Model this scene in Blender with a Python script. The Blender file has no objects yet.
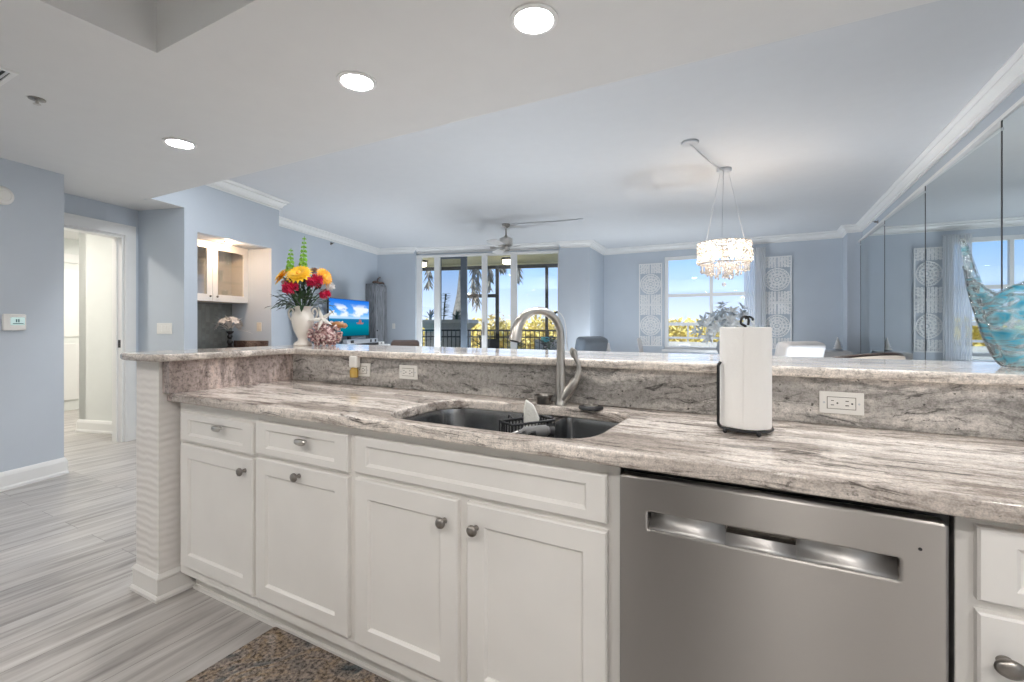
import bpy, bmesh, math, random
from mathutils import Vector, Matrix
random.seed(7)
SC = bpy.context.scene
COL = SC.collection
PI = math.pi

# ------------------------------------------------------------------ camera
EYE = 1.215
YAW = math.atan2(250, 465)
cd = bpy.data.cameras.new('camera'); cam = bpy.data.objects.new('camera', cd); COL.objects.link(cam)
cd.sensor_width = 36; cd.lens = 465 / 1024 * 36; cd.shift_y = -16 / 1024
cd.clip_start = .02; cd.clip_end = 300
cam.location = (0, 0, EYE); cam.rotation_euler = (PI / 2, 0, YAW)
SC.camera = cam

# ------------------------------------------------------------------ exposure
vs = SC.view_settings
vs.view_transform = 'Standard'; vs.look = 'None'; vs.exposure = 0.2; vs.gamma = 1; vs.use_curve_mapping = False
SC.cycles.max_bounces = 12; SC.cycles.diffuse_bounces = 6; SC.cycles.glossy_bounces = 6
SC.cycles.transmission_bounces = 10; SC.cycles.transparent_max_bounces = 16
SC.cycles.sample_clamp_indirect = 6; SC.cycles.caustics_reflective = False; SC.cycles.caustics_refractive = False

# ------------------------------------------------------------------ world sky
world = bpy.data.worlds.new('sky'); SC.world = world; world.use_nodes = True
wt = world.node_tree; wt.nodes.clear()
wo = wt.nodes.new('ShaderNodeOutputWorld'); wb = wt.nodes.new('ShaderNodeBackground')
wc = wt.nodes.new('ShaderNodeTexCoord'); wx = wt.nodes.new('ShaderNodeSeparateXYZ'); wr = wt.nodes.new('ShaderNodeValToRGB')
wt.links.new(wc.outputs['Generated'], wx.inputs[0]); wt.links.new(wx.outputs['Z'], wr.inputs[0])
wt.links.new(wr.outputs[0], wb.inputs[0]); wt.links.new(wb.outputs[0], wo.inputs[0])
wr.color_ramp.elements[0].position = 0.0; wr.color_ramp.elements[0].color = (.78, .86, 1.0, 1)
wr.color_ramp.elements[1].position = .55; wr.color_ramp.elements[1].color = (.22, .42, .90, 1)
e_ = wr.color_ramp.elements.new(.13); e_.color = (.34, .58, .97, 1)
wb.inputs[1].default_value = 1.2
# the sun, on the planting and the terrace outside
sd = bpy.data.lights.new('sun', 'SUN'); sun = bpy.data.objects.new('sun', sd); COL.objects.link(sun)
sd.energy = 5.5; sd.color = (1, .93, .80); sd.angle = math.radians(.6)
sun.rotation_euler = (math.radians(42), math.radians(12), math.radians(-12))

# ------------------------------------------------------------------ plan helpers
AR = math.radians(15.5)                 # the entry and living side stands at 15.5 degrees to the kitchen
CR, SR = math.cos(AR), math.sin(AR)
def W(xp, yp, z=None):
    x, y = xp * CR - yp * SR, xp * SR + yp * CR
    return (x, y) if z is None else (x, y, z)
RM = Matrix.Rotation(AR, 4, 'Z')
def T(x, y, z, rz=0): return Matrix.Translation((x, y, z)) @ Matrix.Rotation(rz, 4, 'Z')
RIGHT = Vector((math.cos(YAW), math.sin(YAW), 0)); FWD = Vector((-math.sin(YAW), math.cos(YAW), 0))

# ------------------------------------------------------------------ materials
def srgb(r, g, b):
    f = lambda c: (c / 255 / 12.92) if c / 255 <= .04045 else ((c / 255 + .055) / 1.055) ** 2.4
    return (f(r), f(g), f(b), 1)
def lin(*c): return (c[0], c[1], c[2], 1)
class NT:
    def __init__(s, name):
        s.m = bpy.data.materials.new(name); s.m.use_nodes = True; s.t = s.m.node_tree; s.t.nodes.clear()
        s.out = s.t.nodes.new('ShaderNodeOutputMaterial')
    def n(s, typ, ins=None, **kw):
        nd = s.t.nodes.new('ShaderNode' + typ)
        for k, v in kw.items(): setattr(nd, k, v)
        for k, v in (ins or {}).items():
            if isinstance(v, bpy.types.NodeSocket): s.t.links.new(v, nd.inputs[k])
            else: nd.inputs[k].default_value = v
        return nd
    def ramp(s, fac, stops):
        nd = s.t.nodes.new('ShaderNodeValToRGB'); cr = nd.color_ramp
        while len(cr.elements) < len(stops): cr.elements.new(.5)
        for e, (p, c) in zip(cr.elements, stops): e.position = p; e.color = c
        s.t.links.new(fac, nd.inputs[0]); return nd.outputs[0]
    def coords(s, scale=(1, 1, 1), rot=(0, 0, 0), kind='Object'):
        tc = s.n('TexCoord'); mp = s.n('Mapping', {'Vector': tc.outputs[kind], 'Scale': scale, 'Rotation': rot}); return mp.outputs[0]
    def mix(s, fac, a, b, blend='MIX'):
        nd = s.n('MixRGB', {'Fac': fac, 'Color1': a, 'Color2': b}, blend_type=blend); return nd.outputs[0]
    def done(s, shader): s.t.links.new(shader, s.out.inputs[0]); return s.m
    def bsdf(s, **kw):
        names = dict(color='Base Color', rough='Roughness', metal='Metallic', spec='Specular IOR Level', normal='Normal', trans='Transmission Weight',
                     aniso='Anisotropic', tangent='Tangent', coat='Coat Weight', coatr='Coat Roughness', emit='Emission Color', estr='Emission Strength', sss='Subsurface Weight', alpha='Alpha', ior='IOR', sheen='Sheen Weight')
        return s.n('BsdfPrincipled', {names[k]: v for k, v in kw.items()}).outputs[0]
def plain(name, c, rough=.5, metal=0, spec=.5, bump=0, bscale=200, var=0, vscale=8, **kw):
    s = NT(name); a = dict(rough=rough, metal=metal, spec=spec); a.update(kw)
    if var:
        nz = s.n('TexNoise', {'Vector': s.coords(), 'Scale': vscale, 'Detail': 3})
        d = lin(*[max(0, x * (1 - var)) for x in c[:3]]); l = lin(*[min(1, x * (1 + var)) for x in c[:3]])
        a['color'] = s.ramp(nz.outputs[0], [(.3, d), (.7, l)])
    else: a['color'] = c
    if bump:
        nz = s.n('TexNoise', {'Vector': s.coords(), 'Scale': bscale, 'Detail': 2})
        a['normal'] = s.n('Bump', {'Height': nz.outputs[0], 'Strength': bump, 'Distance': .002}).outputs[0]
    return s.done(s.bsdf(**a))
M = {}
M['wall'] = plain('blue grey wall paint', lin(.54, .59, .65), .6, spec=.3, bump=.15, bscale=120, var=.015, vscale=3)
M['ceiling_high'] = plain('pale blue grey high ceiling', lin(.62, .635, .655), .8, spec=.2, bump=.12, bscale=150, var=.01)  # even tone, slightly bluer than the kitchen ceiling
M['ceiling'] = plain('white ceiling paint', lin(.72, .72, .715), .8, spec=.2, bump=.12, bscale=150, var=.01)
M['trim'] = plain('white trim paint', lin(.80, .80, .79), .35, var=.01)
M['hall'] = plain('pale hall paint', lin(.74, .76, .74), .6, var=.01)
M['cab'] = plain('white cabinet paint', lin(.80, .78, .75), .38, var=.025, vscale=5)
M['chrome'] = plain('brushed nickel', lin(.55, .53, .50), .28, metal=1, var=.06, vscale=20)
M['nickel_dark'] = plain('aged nickel', lin(.30, .28, .26), .33, metal=1, var=.1, vscale=60)
M['black'] = plain('black metal', lin(.012, .012, .014), .4, var=.1)
M['rubber'] = plain('black plastic', lin(.02, .02, .022), .5, var=.1)
M['bronze'] = plain('dark bronze frame', lin(.035, .036, .04), .5, var=.05)
M['plastic'] = plain('white plastic', lin(.80, .79, .76), .4, var=.01)
M['plastic_warm'] = plain('ivory plastic', lin(.74, .67, .56), .4, var=.01)
M['slot'] = plain('socket slot', lin(.02, .02, .02), .6, var=.1)
M['paper'] = plain('paper towel', lin(.88, .87, .85), .9, spec=.1, bump=.5, bscale=250, var=.01)
M['card'] = plain('cardboard core', lin(.35, .25, .16), .9, var=.1)
M['ceramic'] = plain('cream glazed ceramic', lin(.82, .78, .72), .22, var=.04, vscale=12)
M['darkwood'] = plain('dark stained wood', lin(.05, .03, .022), .35, var=.3, vscale=12)
M['brownleather'] = plain('brown leather', lin(.14, .10, .085), .45, bump=.3, bscale=300, var=.12)
M['greyleather'] = plain('grey leather', lin(.10, .125, .155), .38, bump=.3, bscale=220, var=.12)
M['whiteleather'] = plain('white leather', lin(.74, .74, .75), .4, bump=.2, bscale=260, var=.02)
M['cream'] = plain('cream upholstery', lin(.66, .58, .50), .85, bump=.4, bscale=400, var=.04)
M['tv_body'] = plain('black tv casing', lin(.015, .015, .018), .3, var=.1)
M['silver'] = plain('silver plastic', lin(.55, .57, .60), .35, metal=.4, var=.05)
M['concrete'] = plain('terrace paving', lin(.42, .40, .37), .8, var=.08, vscale=4)
M['stucco'] = plain('terrace soffit stucco', lin(.74, .71, .50), .9, var=.04, bump=.3, bscale=60)
M['planter'] = plain('planter stucco', lin(.55, .56, .54), .9, var=.06, bump=.3, bscale=60)
M['lawn'] = plain('dry lawn', lin(.46, .36, .10), 1, var=.3, vscale=2)
M['green'] = plain('agave green', lin(.05, .10, .05), .6, var=.3)
M['stem'] = plain('flower stem green', lin(.05, .12, .035), .6, var=.25, vscale=30)
M['foliage'] = plain('dark bouquet foliage', lin(.022, .055, .025), .5, var=.5, vscale=25)
M['bell'] = plain('lime green bells', lin(.26, .52, .06), .5, var=.25, vscale=40)
M['yellow'] = plain('yellow petals', lin(.90, .52, .02), .6, var=.18, vscale=50)
M['orange'] = plain('amber petals', lin(.88, .40, .03), .6, var=.2, vscale=50)
M['pink'] = plain('crimson pink petals', lin(.62, .02, .09), .6, var=.35, vscale=60)
M['whitepetal'] = plain('white petals', lin(.80, .79, .78), .6, var=.05)
M['silk'] = plain('white silk petals', lin(.70, .66, .63), .7, var=.08, vscale=30)
M['bud'] = plain('dusty pink buds', lin(.42, .30, .25), .7, var=.3, vscale=40)
M['coral'] = plain('pink mottled coral', lin(.44, .28, .27), .85, var=.9, vscale=75, bump=.8, bscale=60)
def coralmat():
    s = NT('pink and cream mottled coral'); v = s.coords(); n = s.n('TexNoise', {'Vector': v, 'Scale': 70, 'Detail': 4, 'Roughness': .7})
    c = s.ramp(n.outputs[0], [(.36, lin(.05, .035, .045)), (.44, lin(.34, .17, .18)), (.52, lin(.58, .38, .36)), (.60, lin(.82, .74, .70))])
    return s.done(s.bsdf(color=c, rough=.85, normal=s.n('Bump', {'Height': n.outputs[0], 'Strength': .7, 'Distance': .004}).outputs[0]))
M['coral'] = coralmat()
M['shell'] = plain('amber shell', lin(.28, .13, .05), .4, var=.6, vscale=22)
M['starfish'] = plain('bleached starfish', lin(.74, .72, .68), .8, bump=.6, bscale=200, var=.06)
M['silverleaf'] = plain('silver blue leaves', lin(.70, .76, .80), .45, var=.15, vscale=20)
M['palm_bark'] = plain('palm bark', lin(.30, .29, .27), .95, var=.35, vscale=10)
M['palm_dead'] = plain('dry palm frond', lin(.20, .20, .18), .9, var=.4, vscale=6)
M['yellowleaf'] = plain('yellow green leaves', lin(.80, .62, .18), .7, var=.4, vscale=4)
M['paleleaf'] = plain('pale straw leaves', lin(.74, .62, .27), .7, var=.35, vscale=4)
M['turq'] = plain('turquoise glaze', lin(.05, .52, .55), .3, var=.1)
M['sponge'] = plain('white scrub sponge', lin(.82, .82, .78), .95, bump=1, bscale=150, var=.08)
M['brushgrey'] = plain('grey rubber grip', lin(.16, .16, .16), .55, var=.1)
M['carved'] = plain('whitewashed carving', lin(.86, .86, .86), .7, var=.03, vscale=40)
M['greywood'] = None

def grain(name, stops, scale, noise=6, detail=8, rough=.5, dist=1.0, rot=(0, 0, 0), bump=0):
    s = NT(name); v = s.coords(scale, rot)
    nz = s.n('TexNoise', {'Vector': v, 'Scale': noise, 'Detail': detail, 'Distortion': dist})
    c = s.ramp(nz.outputs[0], stops); kw = {}
    if bump: kw['normal'] = s.n('Bump', {'Height': nz.outputs[0], 'Strength': bump, 'Distance': .003}).outputs[0]
    return s.done(s.bsdf(color=c, rough=rough, **kw))
M['greywood'] = grain('weathered grey wood', [(.3, lin(.10, .11, .12)), (.5, lin(.22, .23, .25)), (.7, lin(.33, .34, .36))], (6, 6, .7), 5, rough=.7)
M['driftwood'] = grain('brown driftwood', [(.3, lin(.05, .035, .03)), (.7, lin(.20, .14, .11))], (3, 3, 3), 8, rough=.8)

def granite(name, pale, mid, dark, scale, rough=.09, veins=(.36, .44), speck=.5, warp=.5, seed=0., contrast=1., grain_=.85, lo=.41):
    """polished streaked granite; scale stretches the streaks along one axis"""
    s = NT(name)
    tc = s.n('TexCoord'); add = s.n('VectorMath', {0: tc.outputs['Object'], 1: (seed, seed * .7, seed * .3)}, operation='ADD')
    w = s.n('TexNoise', {'Vector': add.outputs[0], 'Scale': 2.2, 'Detail': 4})
    ws = s.n('VectorMath', {0: w.outputs['Color'], 'Scale': .22 * warp}, operation='SCALE')
    wv = s.n('VectorMath', {0: add.outputs[0], 1: ws.outputs[0]}, operation='ADD')
    mp = s.n('Mapping', {'Vector': wv.outputs[0], 'Scale': scale})
    n1 = s.n('TexNoise', {'Vector': mp.outputs[0], 'Scale': 5, 'Detail': 9, 'Roughness': .7})
    base = s.ramp(n1.outputs[0], [(lo, mid), (lo + .05, lin(*[a * .45 + b * .55 for a, b in zip(mid[:3], pale[:3])])), (lo + .09, pale), (lo + .19, lin(*[min(1, x * 1.2) for x in pale[:3]]))])
    n2 = s.n('TexNoise', {'Vector': mp.outputs[0], 'Scale': 7, 'Detail': 10, 'Roughness': .75, 'Distortion': .6})
    vein = s.ramp(n2.outputs[0], [(veins[0], lin(1, 1, 1)), (veins[1], lin(0, 0, 0))])
    vf = s.n('Math', {0: vein, 1: contrast}, operation='MULTIPLY')
    n3 = s.n('TexNoise', {'Vector': mp.outputs[0], 'Scale': 1.3, 'Detail': 3})
    c = s.mix(s.ramp(n3.outputs[0], [(.40, lin(.75, .75, .75)), (.54, lin(0, 0, 0))]), base, mid)
    c = s.mix(vf.outputs[0], c, dark)
    # mineral grains
    n4 = s.n('TexNoise', {'Vector': tc.outputs['Object'], 'Scale': 260, 'Detail': 3})
    g = s.ramp(n4.outputs[0], [(.35, lin(.72, .72, .72)), (.6, lin(1.1, 1.08, 1.06))])
    c = s.mix(.75, c, g, 'MULTIPLY')
    n6 = s.n('TexNoise', {'Vector': tc.outputs['Object'], 'Scale': 62, 'Detail': 5, 'Roughness': .7})
    c = s.mix(grain_, c, s.ramp(n6.outputs[0], [(.38, lin(.50, .48, .47)), (.47, lin(.93, .93, .93)), (.60, lin(1.18, 1.17, 1.16))]), 'MULTIPLY')
    n5 = s.n('TexNoise', {'Vector': tc.outputs['Object'], 'Scale': 70, 'Detail': 2})
    sp = s.ramp(n5.outputs[0], [(.70, lin(0, 0, 0)), (.73, lin(speck, speck, speck))])
    c = s.mix(sp, c, lin(.02, .017, .015))
    return s.done(s.bsdf(color=c, rough=rough, spec=.5))
M['granite_top'] = granite('streaked granite worktop', lin(.76, .70, .645), lin(.31, .265, .235), lin(.07, .057, .05), (.55, 4.6, 8), veins=(.37, .46), seed=1.3, contrast=.9, grain_=.45, lo=.39)
M['granite_bar'] = granite('streaked granite bar', lin(.74, .69, .64), lin(.38, .34, .31), lin(.10, .088, .08), (.7, 4.2, 7), veins=(.35, .43), seed=4.1, contrast=.7, grain_=.6, lo=.37)
M['granite_splash'] = granite('grey veined granite upstand', lin(.60, .575, .55), lin(.29, .28, .27), lin(.075, .072, .07), (.9, 4, 5.5), veins=(.36, .45), seed=7.7, speck=.8, warp=.9, grain_=.6)
M['granite_wing'] = granite('rosy veined granite upstand', lin(.58, .49, .46), lin(.31, .26, .245), lin(.05, .042, .04), (4, 4.0, .8), veins=(.33, .40), seed=2.9, speck=.7)
M['granite_niche'] = granite('brown granite', lin(.30, .22, .18), lin(.12, .08, .07), lin(.03, .025, .02), (2, 2, 2), seed=9)

def floor_mat():
    s = NT('grey oak plank floor')
    tc = s.n('TexCoord'); mp = s.n('Mapping', {'Vector': tc.outputs['Object'], 'Rotation': (0, 0, PI / 2)})
    br = s.n('TexBrick', {'Vector': mp.outputs[0], 'Color1': lin(.2, .2, .2), 'Color2': lin(.8, .8, .8), 'Mortar': lin(.5, .5, .5), 'Scale': 1.0, 'Mortar Size': .0012, 'Brick Width': 1.22, 'Row Height': .18, 'Bias': 0.0}, offset=.37)
    rgb = s.n('SeparateColor', {0: br.outputs[0]})
    off = s.n('CombineXYZ', {'X': rgb.outputs[0], 'Y': rgb.outputs[0], 'Z': rgb.outputs[0]})
    offs = s.n('VectorMath', {0: off.outputs[0], 'Scale': 9.0}, operation='SCALE')
    v = s.n('VectorMath', {0: mp.outputs[0], 1: offs.outputs[0]}, operation='ADD')
    m2 = s.n('Mapping', {'Vector': v.outputs[0], 'Scale': (.55, 7, 1)})
    n1 = s.n('TexNoise', {'Vector': m2.outputs[0], 'Scale': 2.2, 'Detail': 8, 'Roughness': .6, 'Distortion': .8})
    c = s.ramp(n1.outputs[0], [(.28, lin(.20, .187, .18)), (.41, lin(.36, .34, .325)), (.53, lin(.475, .455, .435)), (.70, lin(.58, .565, .545))])
    tone = s.ramp(rgb.outputs[0], [(0, lin(.86, .86, .87)), (1, lin(1.06, 1.05, 1.04))])
    c = s.mix(1, c, tone, 'MULTIPLY')
    c = s.mix(br.outputs['Fac'], c, lin(.16, .15, .14))
    return s.done(s.bsdf(color=c, rough=.33, spec=.4))
M['floor'] = floor_mat()

def steel(name, c=(.42, .40, .38), rough=.41):
    s = NT(name); v = s.coords((1.5, 60, 900))
    nz = s.n('TexNoise', {'Vector': v, 'Scale': 1.5, 'Detail': 4})
    r = s.ramp(nz.outputs[0], [(.3, lin(rough - .02, rough - .02, rough - .02)), (.7, lin(rough + .02, rough + .02, rough + .02))])
    b = s.n('Bump', {'Height': nz.outputs[0], 'Strength': .012, 'Distance': .0004})
    tg = s.n('CombineXYZ', {'X': 0., 'Y': 0., 'Z': 1.})      # brushed along the door's width: reflections smear up and down
    return s.done(s.bsdf(color=lin(*c), metal=1., rough=r, aniso=.95, tangent=tg.outputs[0]))
M['steel'] = steel('brushed stainless steel')
M['steel_plain'] = plain('satin steel', lin(.50, .485, .47), .46, metal=1, var=.03)
M['sinksteel'] = plain('satin stainless sink', lin(.30, .31, .32), .24, metal=1, var=.05)
def ripple():
    s = NT('white rippled wallcovering'); tc = s.n('TexCoord')
    mp = s.n('Mapping', {'Vector': tc.outputs['Object'], 'Scale': (1.2, 1.2, 1)})
    wv = s.n('TexWave', {'Vector': mp.outputs[0], 'Scale': 9.5, 'Distortion': 2.6, 'Detail': 2, 'Detail Scale': 1.2}, bands_direction='Z')
    b = s.n('Bump', {'Height': wv.outputs[0], 'Strength': .4, 'Distance': .005})
    return s.done(s.bsdf(color=lin(.78, .75, .72), rough=.45, normal=b.outputs[0]))
M['ripple'] = ripple()
def mirror():
    s = NT('mirror glass'); n = s.n('TexNoise', {'Vector': s.coords(), 'Scale': 2})
    c = s.ramp(n.outputs[0], [(.3, lin(.74, .80, .81)), (.7, lin(.76, .815, .82))])
    return s.done(s.bsdf(color=c, metal=1., rough=.015))
M['mirror'] = mirror()
def pane(name='clear window glass', tint=(.96, .98, 1), refl=.06):
    s = NT(name); t = s.n('BsdfTransparent', {0: lin(*tint)}); g = s.n('BsdfGlossy', {0: lin(1, 1, 1), 1: .01})
    nz = s.n('TexNoise', {'Vector': s.coords(), 'Scale': 1.5}); f = s.n('Math', {0: nz.outputs[0], 1: refl * 2}, operation='MULTIPLY')
    return s.done(s.n('MixShader', {0: f.outputs[0], 1: t.outputs[0], 2: g.outputs[0]}).outputs[0])
M['pane'] = pane(); M['pane_screen'] = pane('insect screen glass', (.78, .81, .84), .03); M['cabglass'] = pane('cabinet glass', (.97, .98, .97), .08)
def sheer():
    s = NT('sheer white curtain'); t = s.n('BsdfTransparent', {0: lin(1, 1, 1)}); d = s.n('BsdfTranslucent', {0: lin(.9, .9, .9)}); e = s.n('BsdfDiffuse', {0: lin(.85, .86, .88)})
    a = s.n('MixShader', {0: .5, 1: d.outputs[0], 2: e.outputs[0]})
    wv = s.n('TexNoise', {'Vector': s.coords((40, 40, 1)), 'Scale': 1.2}); f = s.ramp(wv.outputs[0], [(.3, lin(.6, .6, .6)), (.7, lin(.95, .95, .95))])
    return s.done(s.n('MixShader', {0: f, 1: t.outputs[0], 2: a.outputs[0]}).outputs[0])
M['sheer'] = sheer()
def emit(name, c, st):
    s = NT(name); n = s.n('TexNoise', {'Vector': s.coords(), 'Scale': 30}); cc = s.ramp(n.outputs[0], [(0, lin(*[x * .99 for x in c])), (1, lin(*c))])
    return s.done(s.n('Emission', {0: cc, 1: st}).outputs[0])
M['led'] = emit('downlight diffuser', (1, .965, .935), 105)
M['led_back_fill'] = emit('added kitchen fill diffuser', (1, .955, .91), 285)
M['led_living_fill'] = emit('added living fill diffuser', (.92, .96, 1), 120)
M['led_up_fill'] = emit('added fill uplighter lens', (.88, .94, 1), 105)
M['led_hall'] = emit('hall downlight diffuser', (1, .93, .84), 290)
M['terrace_added_glow'] = emit('terrace globe added glow', (1, .88, .62), 7)  # glow added to unlit globes to brighten the terrace ceiling
M['puck'] = emit('warm puck light', (1, .66, .40), 480)
M['bulb'] = emit('chandelier bulb', (1, .78, .58), 140)
def crystal():
    s = NT('cut crystal'); g = s.n('BsdfGlossy', {0: lin(1, 1, 1), 1: .05}); t = s.n('BsdfTransparent', {0: lin(1, 1, 1)}); d = s.n('BsdfTranslucent', {0: lin(.95, .92, .88)})
    nz = s.n('TexNoise', {'Vector': s.coords(), 'Scale': 60}); f = s.ramp(nz.outputs[0], [(.4, lin(.15, .15, .15)), (.6, lin(.75, .75, .75))])
    a = s.n('MixShader', {0: f, 1: t.outputs[0], 2: d.outputs[0]}); b = s.n('MixShader', {0: .25, 1: a.outputs[0], 2: g.outputs[0]})
    return s.done(b.outputs[0])
M['crystal'] = crystal()
def blueglass():
    s = NT('swirled turquoise glass'); tc = s.n('TexCoord')
    mp = s.n('Mapping', {'Vector': tc.outputs['Object'], 'Rotation': (.3, .55, .2), 'Scale': (1, 1, 2.2)})
    n1 = s.n('TexNoise', {'Vector': mp.outputs[0], 'Scale': 9, 'Detail': 5, 'Distortion': 2.4})
    c = s.ramp(n1.outputs[0], [(.28, lin(.03, .40, .62)), (.37, lin(.22, .74, .90)), (.44, lin(.66, .95, 1)), (.53, lin(.97, 1, 1))])
    b = s.n('Bump', {'Height': n1.outputs[0], 'Strength': .6, 'Distance': .01})
    gl = s.bsdf(color=c, rough=.04, trans=1.0, ior=1.25, normal=b.outputs[0])
    pc = s.mix(.5, c, lin(1, 1, 1)); tr = s.n('BsdfTransparent', {0: pc}); tl = s.n('BsdfTranslucent', {0: c})
    tf = s.ramp(n1.outputs[0], [(.36, lin(.62, .62, .62)), (.56, lin(.10, .10, .10))])
    a = s.n('MixShader', {0: tf, 1: tr.outputs[0], 2: tl.outputs[0]})
    gs = s.n('BsdfGlossy', {0: lin(1, 1, 1), 1: .05, 'Normal': b.outputs[0]})
    fr = s.n('Fresnel', {0: 1.3, 'Normal': b.outputs[0]})
    return s.done(s.n('MixShader', {0: fr.outputs[0], 1: a.outputs[0], 2: gs.outputs[0]}).outputs[0])
M['blueglass'] = blueglass()
def mosaic():
    s = NT('grey green mosaic tile'); tc = s.n('TexCoord'); mp = s.n('Mapping', {'Vector': tc.outputs['Object'], 'Rotation': (PI / 2, 0, PI / 2)})
    br = s.n('TexBrick', {'Vector': mp.outputs[0], 'Color1': lin(.17, .185, .18), 'Color2': lin(.23, .25, .24), 'Mortar': lin(.2, .21, .2), 'Scale': 1, 'Mortar Size': .0015, 'Brick Width': .05, 'Row Height': .016})
    return s.done(s.bsdf(color=br.outputs[0], rough=.25))
M['mosaic'] = mosaic()
def rugmat():
    s = NT('distressed oriental rug'); v = s.coords()
    vo = s.n('TexVoronoi', {'Vector': v, 'Scale': 9, 'Randomness': .8}); n1 = s.n('TexNoise', {'Vector': v, 'Scale': 5.5, 'Detail': 2, 'Distortion': 1.5}); n2 = s.n('TexNoise', {'Vector': v, 'Scale': 75, 'Detail': 4, 'Roughness': .8})
    c = s.ramp(n1.outputs[0], [(.36, lin(.075, .085, .09)), (.44, lin(.27, .23, .20)), (.52, lin(.22, .165, .11)), (.58, lin(.31, .265, .235)), (.66, lin(.13, .13, .13))])
    ring = s.ramp(vo.outputs['Distance'], [(.25, lin(.6, .6, .6)), (.33, lin(.0, .0, .0)), (.45, lin(.0, .0, .0)), (.5, lin(.5, .5, .5))])
    c = s.mix(ring, c, lin(.20, .165, .145))
    g = s.ramp(n2.outputs[0], [(.38, lin(.22, .22, .22)), (.49, lin(1.1, 1.1, 1.08)), (.60, lin(1.9, 1.85, 1.75))])
    c = s.mix(.9, c, g, 'MULTIPLY')
    b = s.n('Bump', {'Height': n2.outputs[0], 'Strength': .8, 'Distance': .006})
    return s.done(s.bsdf(color=c, rough=.95, spec=.1, normal=b.outputs[0]))
M['rug'] = rugmat()
def tvscreen():
    s = NT('lit screen showing a beach'); tc = s.n('TexCoord'); sp = s.n('SeparateXYZ', {0: tc.outputs['Generated']})
    z = sp.outputs['Z']
    sky = s.ramp(z, [(.0, lin(.0, .10, .16)), (.25, lin(.0, .22, .30)), (.44, lin(.01, .16, .36)), (.475, lin(.05, .25, .45)), (.48, lin(.45, .68, .95)), (.62, lin(.12, .42, .92)), (1, lin(.01, .16, .72))])
    mp = s.n('Mapping', {'Vector': tc.outputs['Generated'], 'Scale': (1, 1.6, 2.2)})
    nz = s.n('TexNoise', {'Vector': mp.outputs[0], 'Scale': 2.1, 'Detail': 6})
    cl = s.ramp(nz.outputs[0], [(.47, lin(0, 0, 0)), (.56, lin(1, 1, 1))])
    band = s.ramp(z, [(.5, lin(0, 0, 0)), (.56, lin(1, 1, 1)), (.78, lin(1, 1, 1)), (.9, lin(0, 0, 0))])
    f = s.mix(1, cl, band, 'MULTIPLY')
    return s.done(s.n('Emission', {0: s.mix(f, sky, lin(.8, .86, .95)), 1: 1.0}).outputs[0])
M['tvscreen'] = tvscreen()
M['boat'] = plain('boat in the picture', lin(.35, .12, .12), .8, var=.2, emit=lin(.25, .10, .10), estr=.6)
M['lcd'] = emit('thermostat display', (.62, .80, .78), .75)
M['lcd_dark'] = plain('display figures', lin(.03, .10, .12), .5, var=.1)

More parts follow.
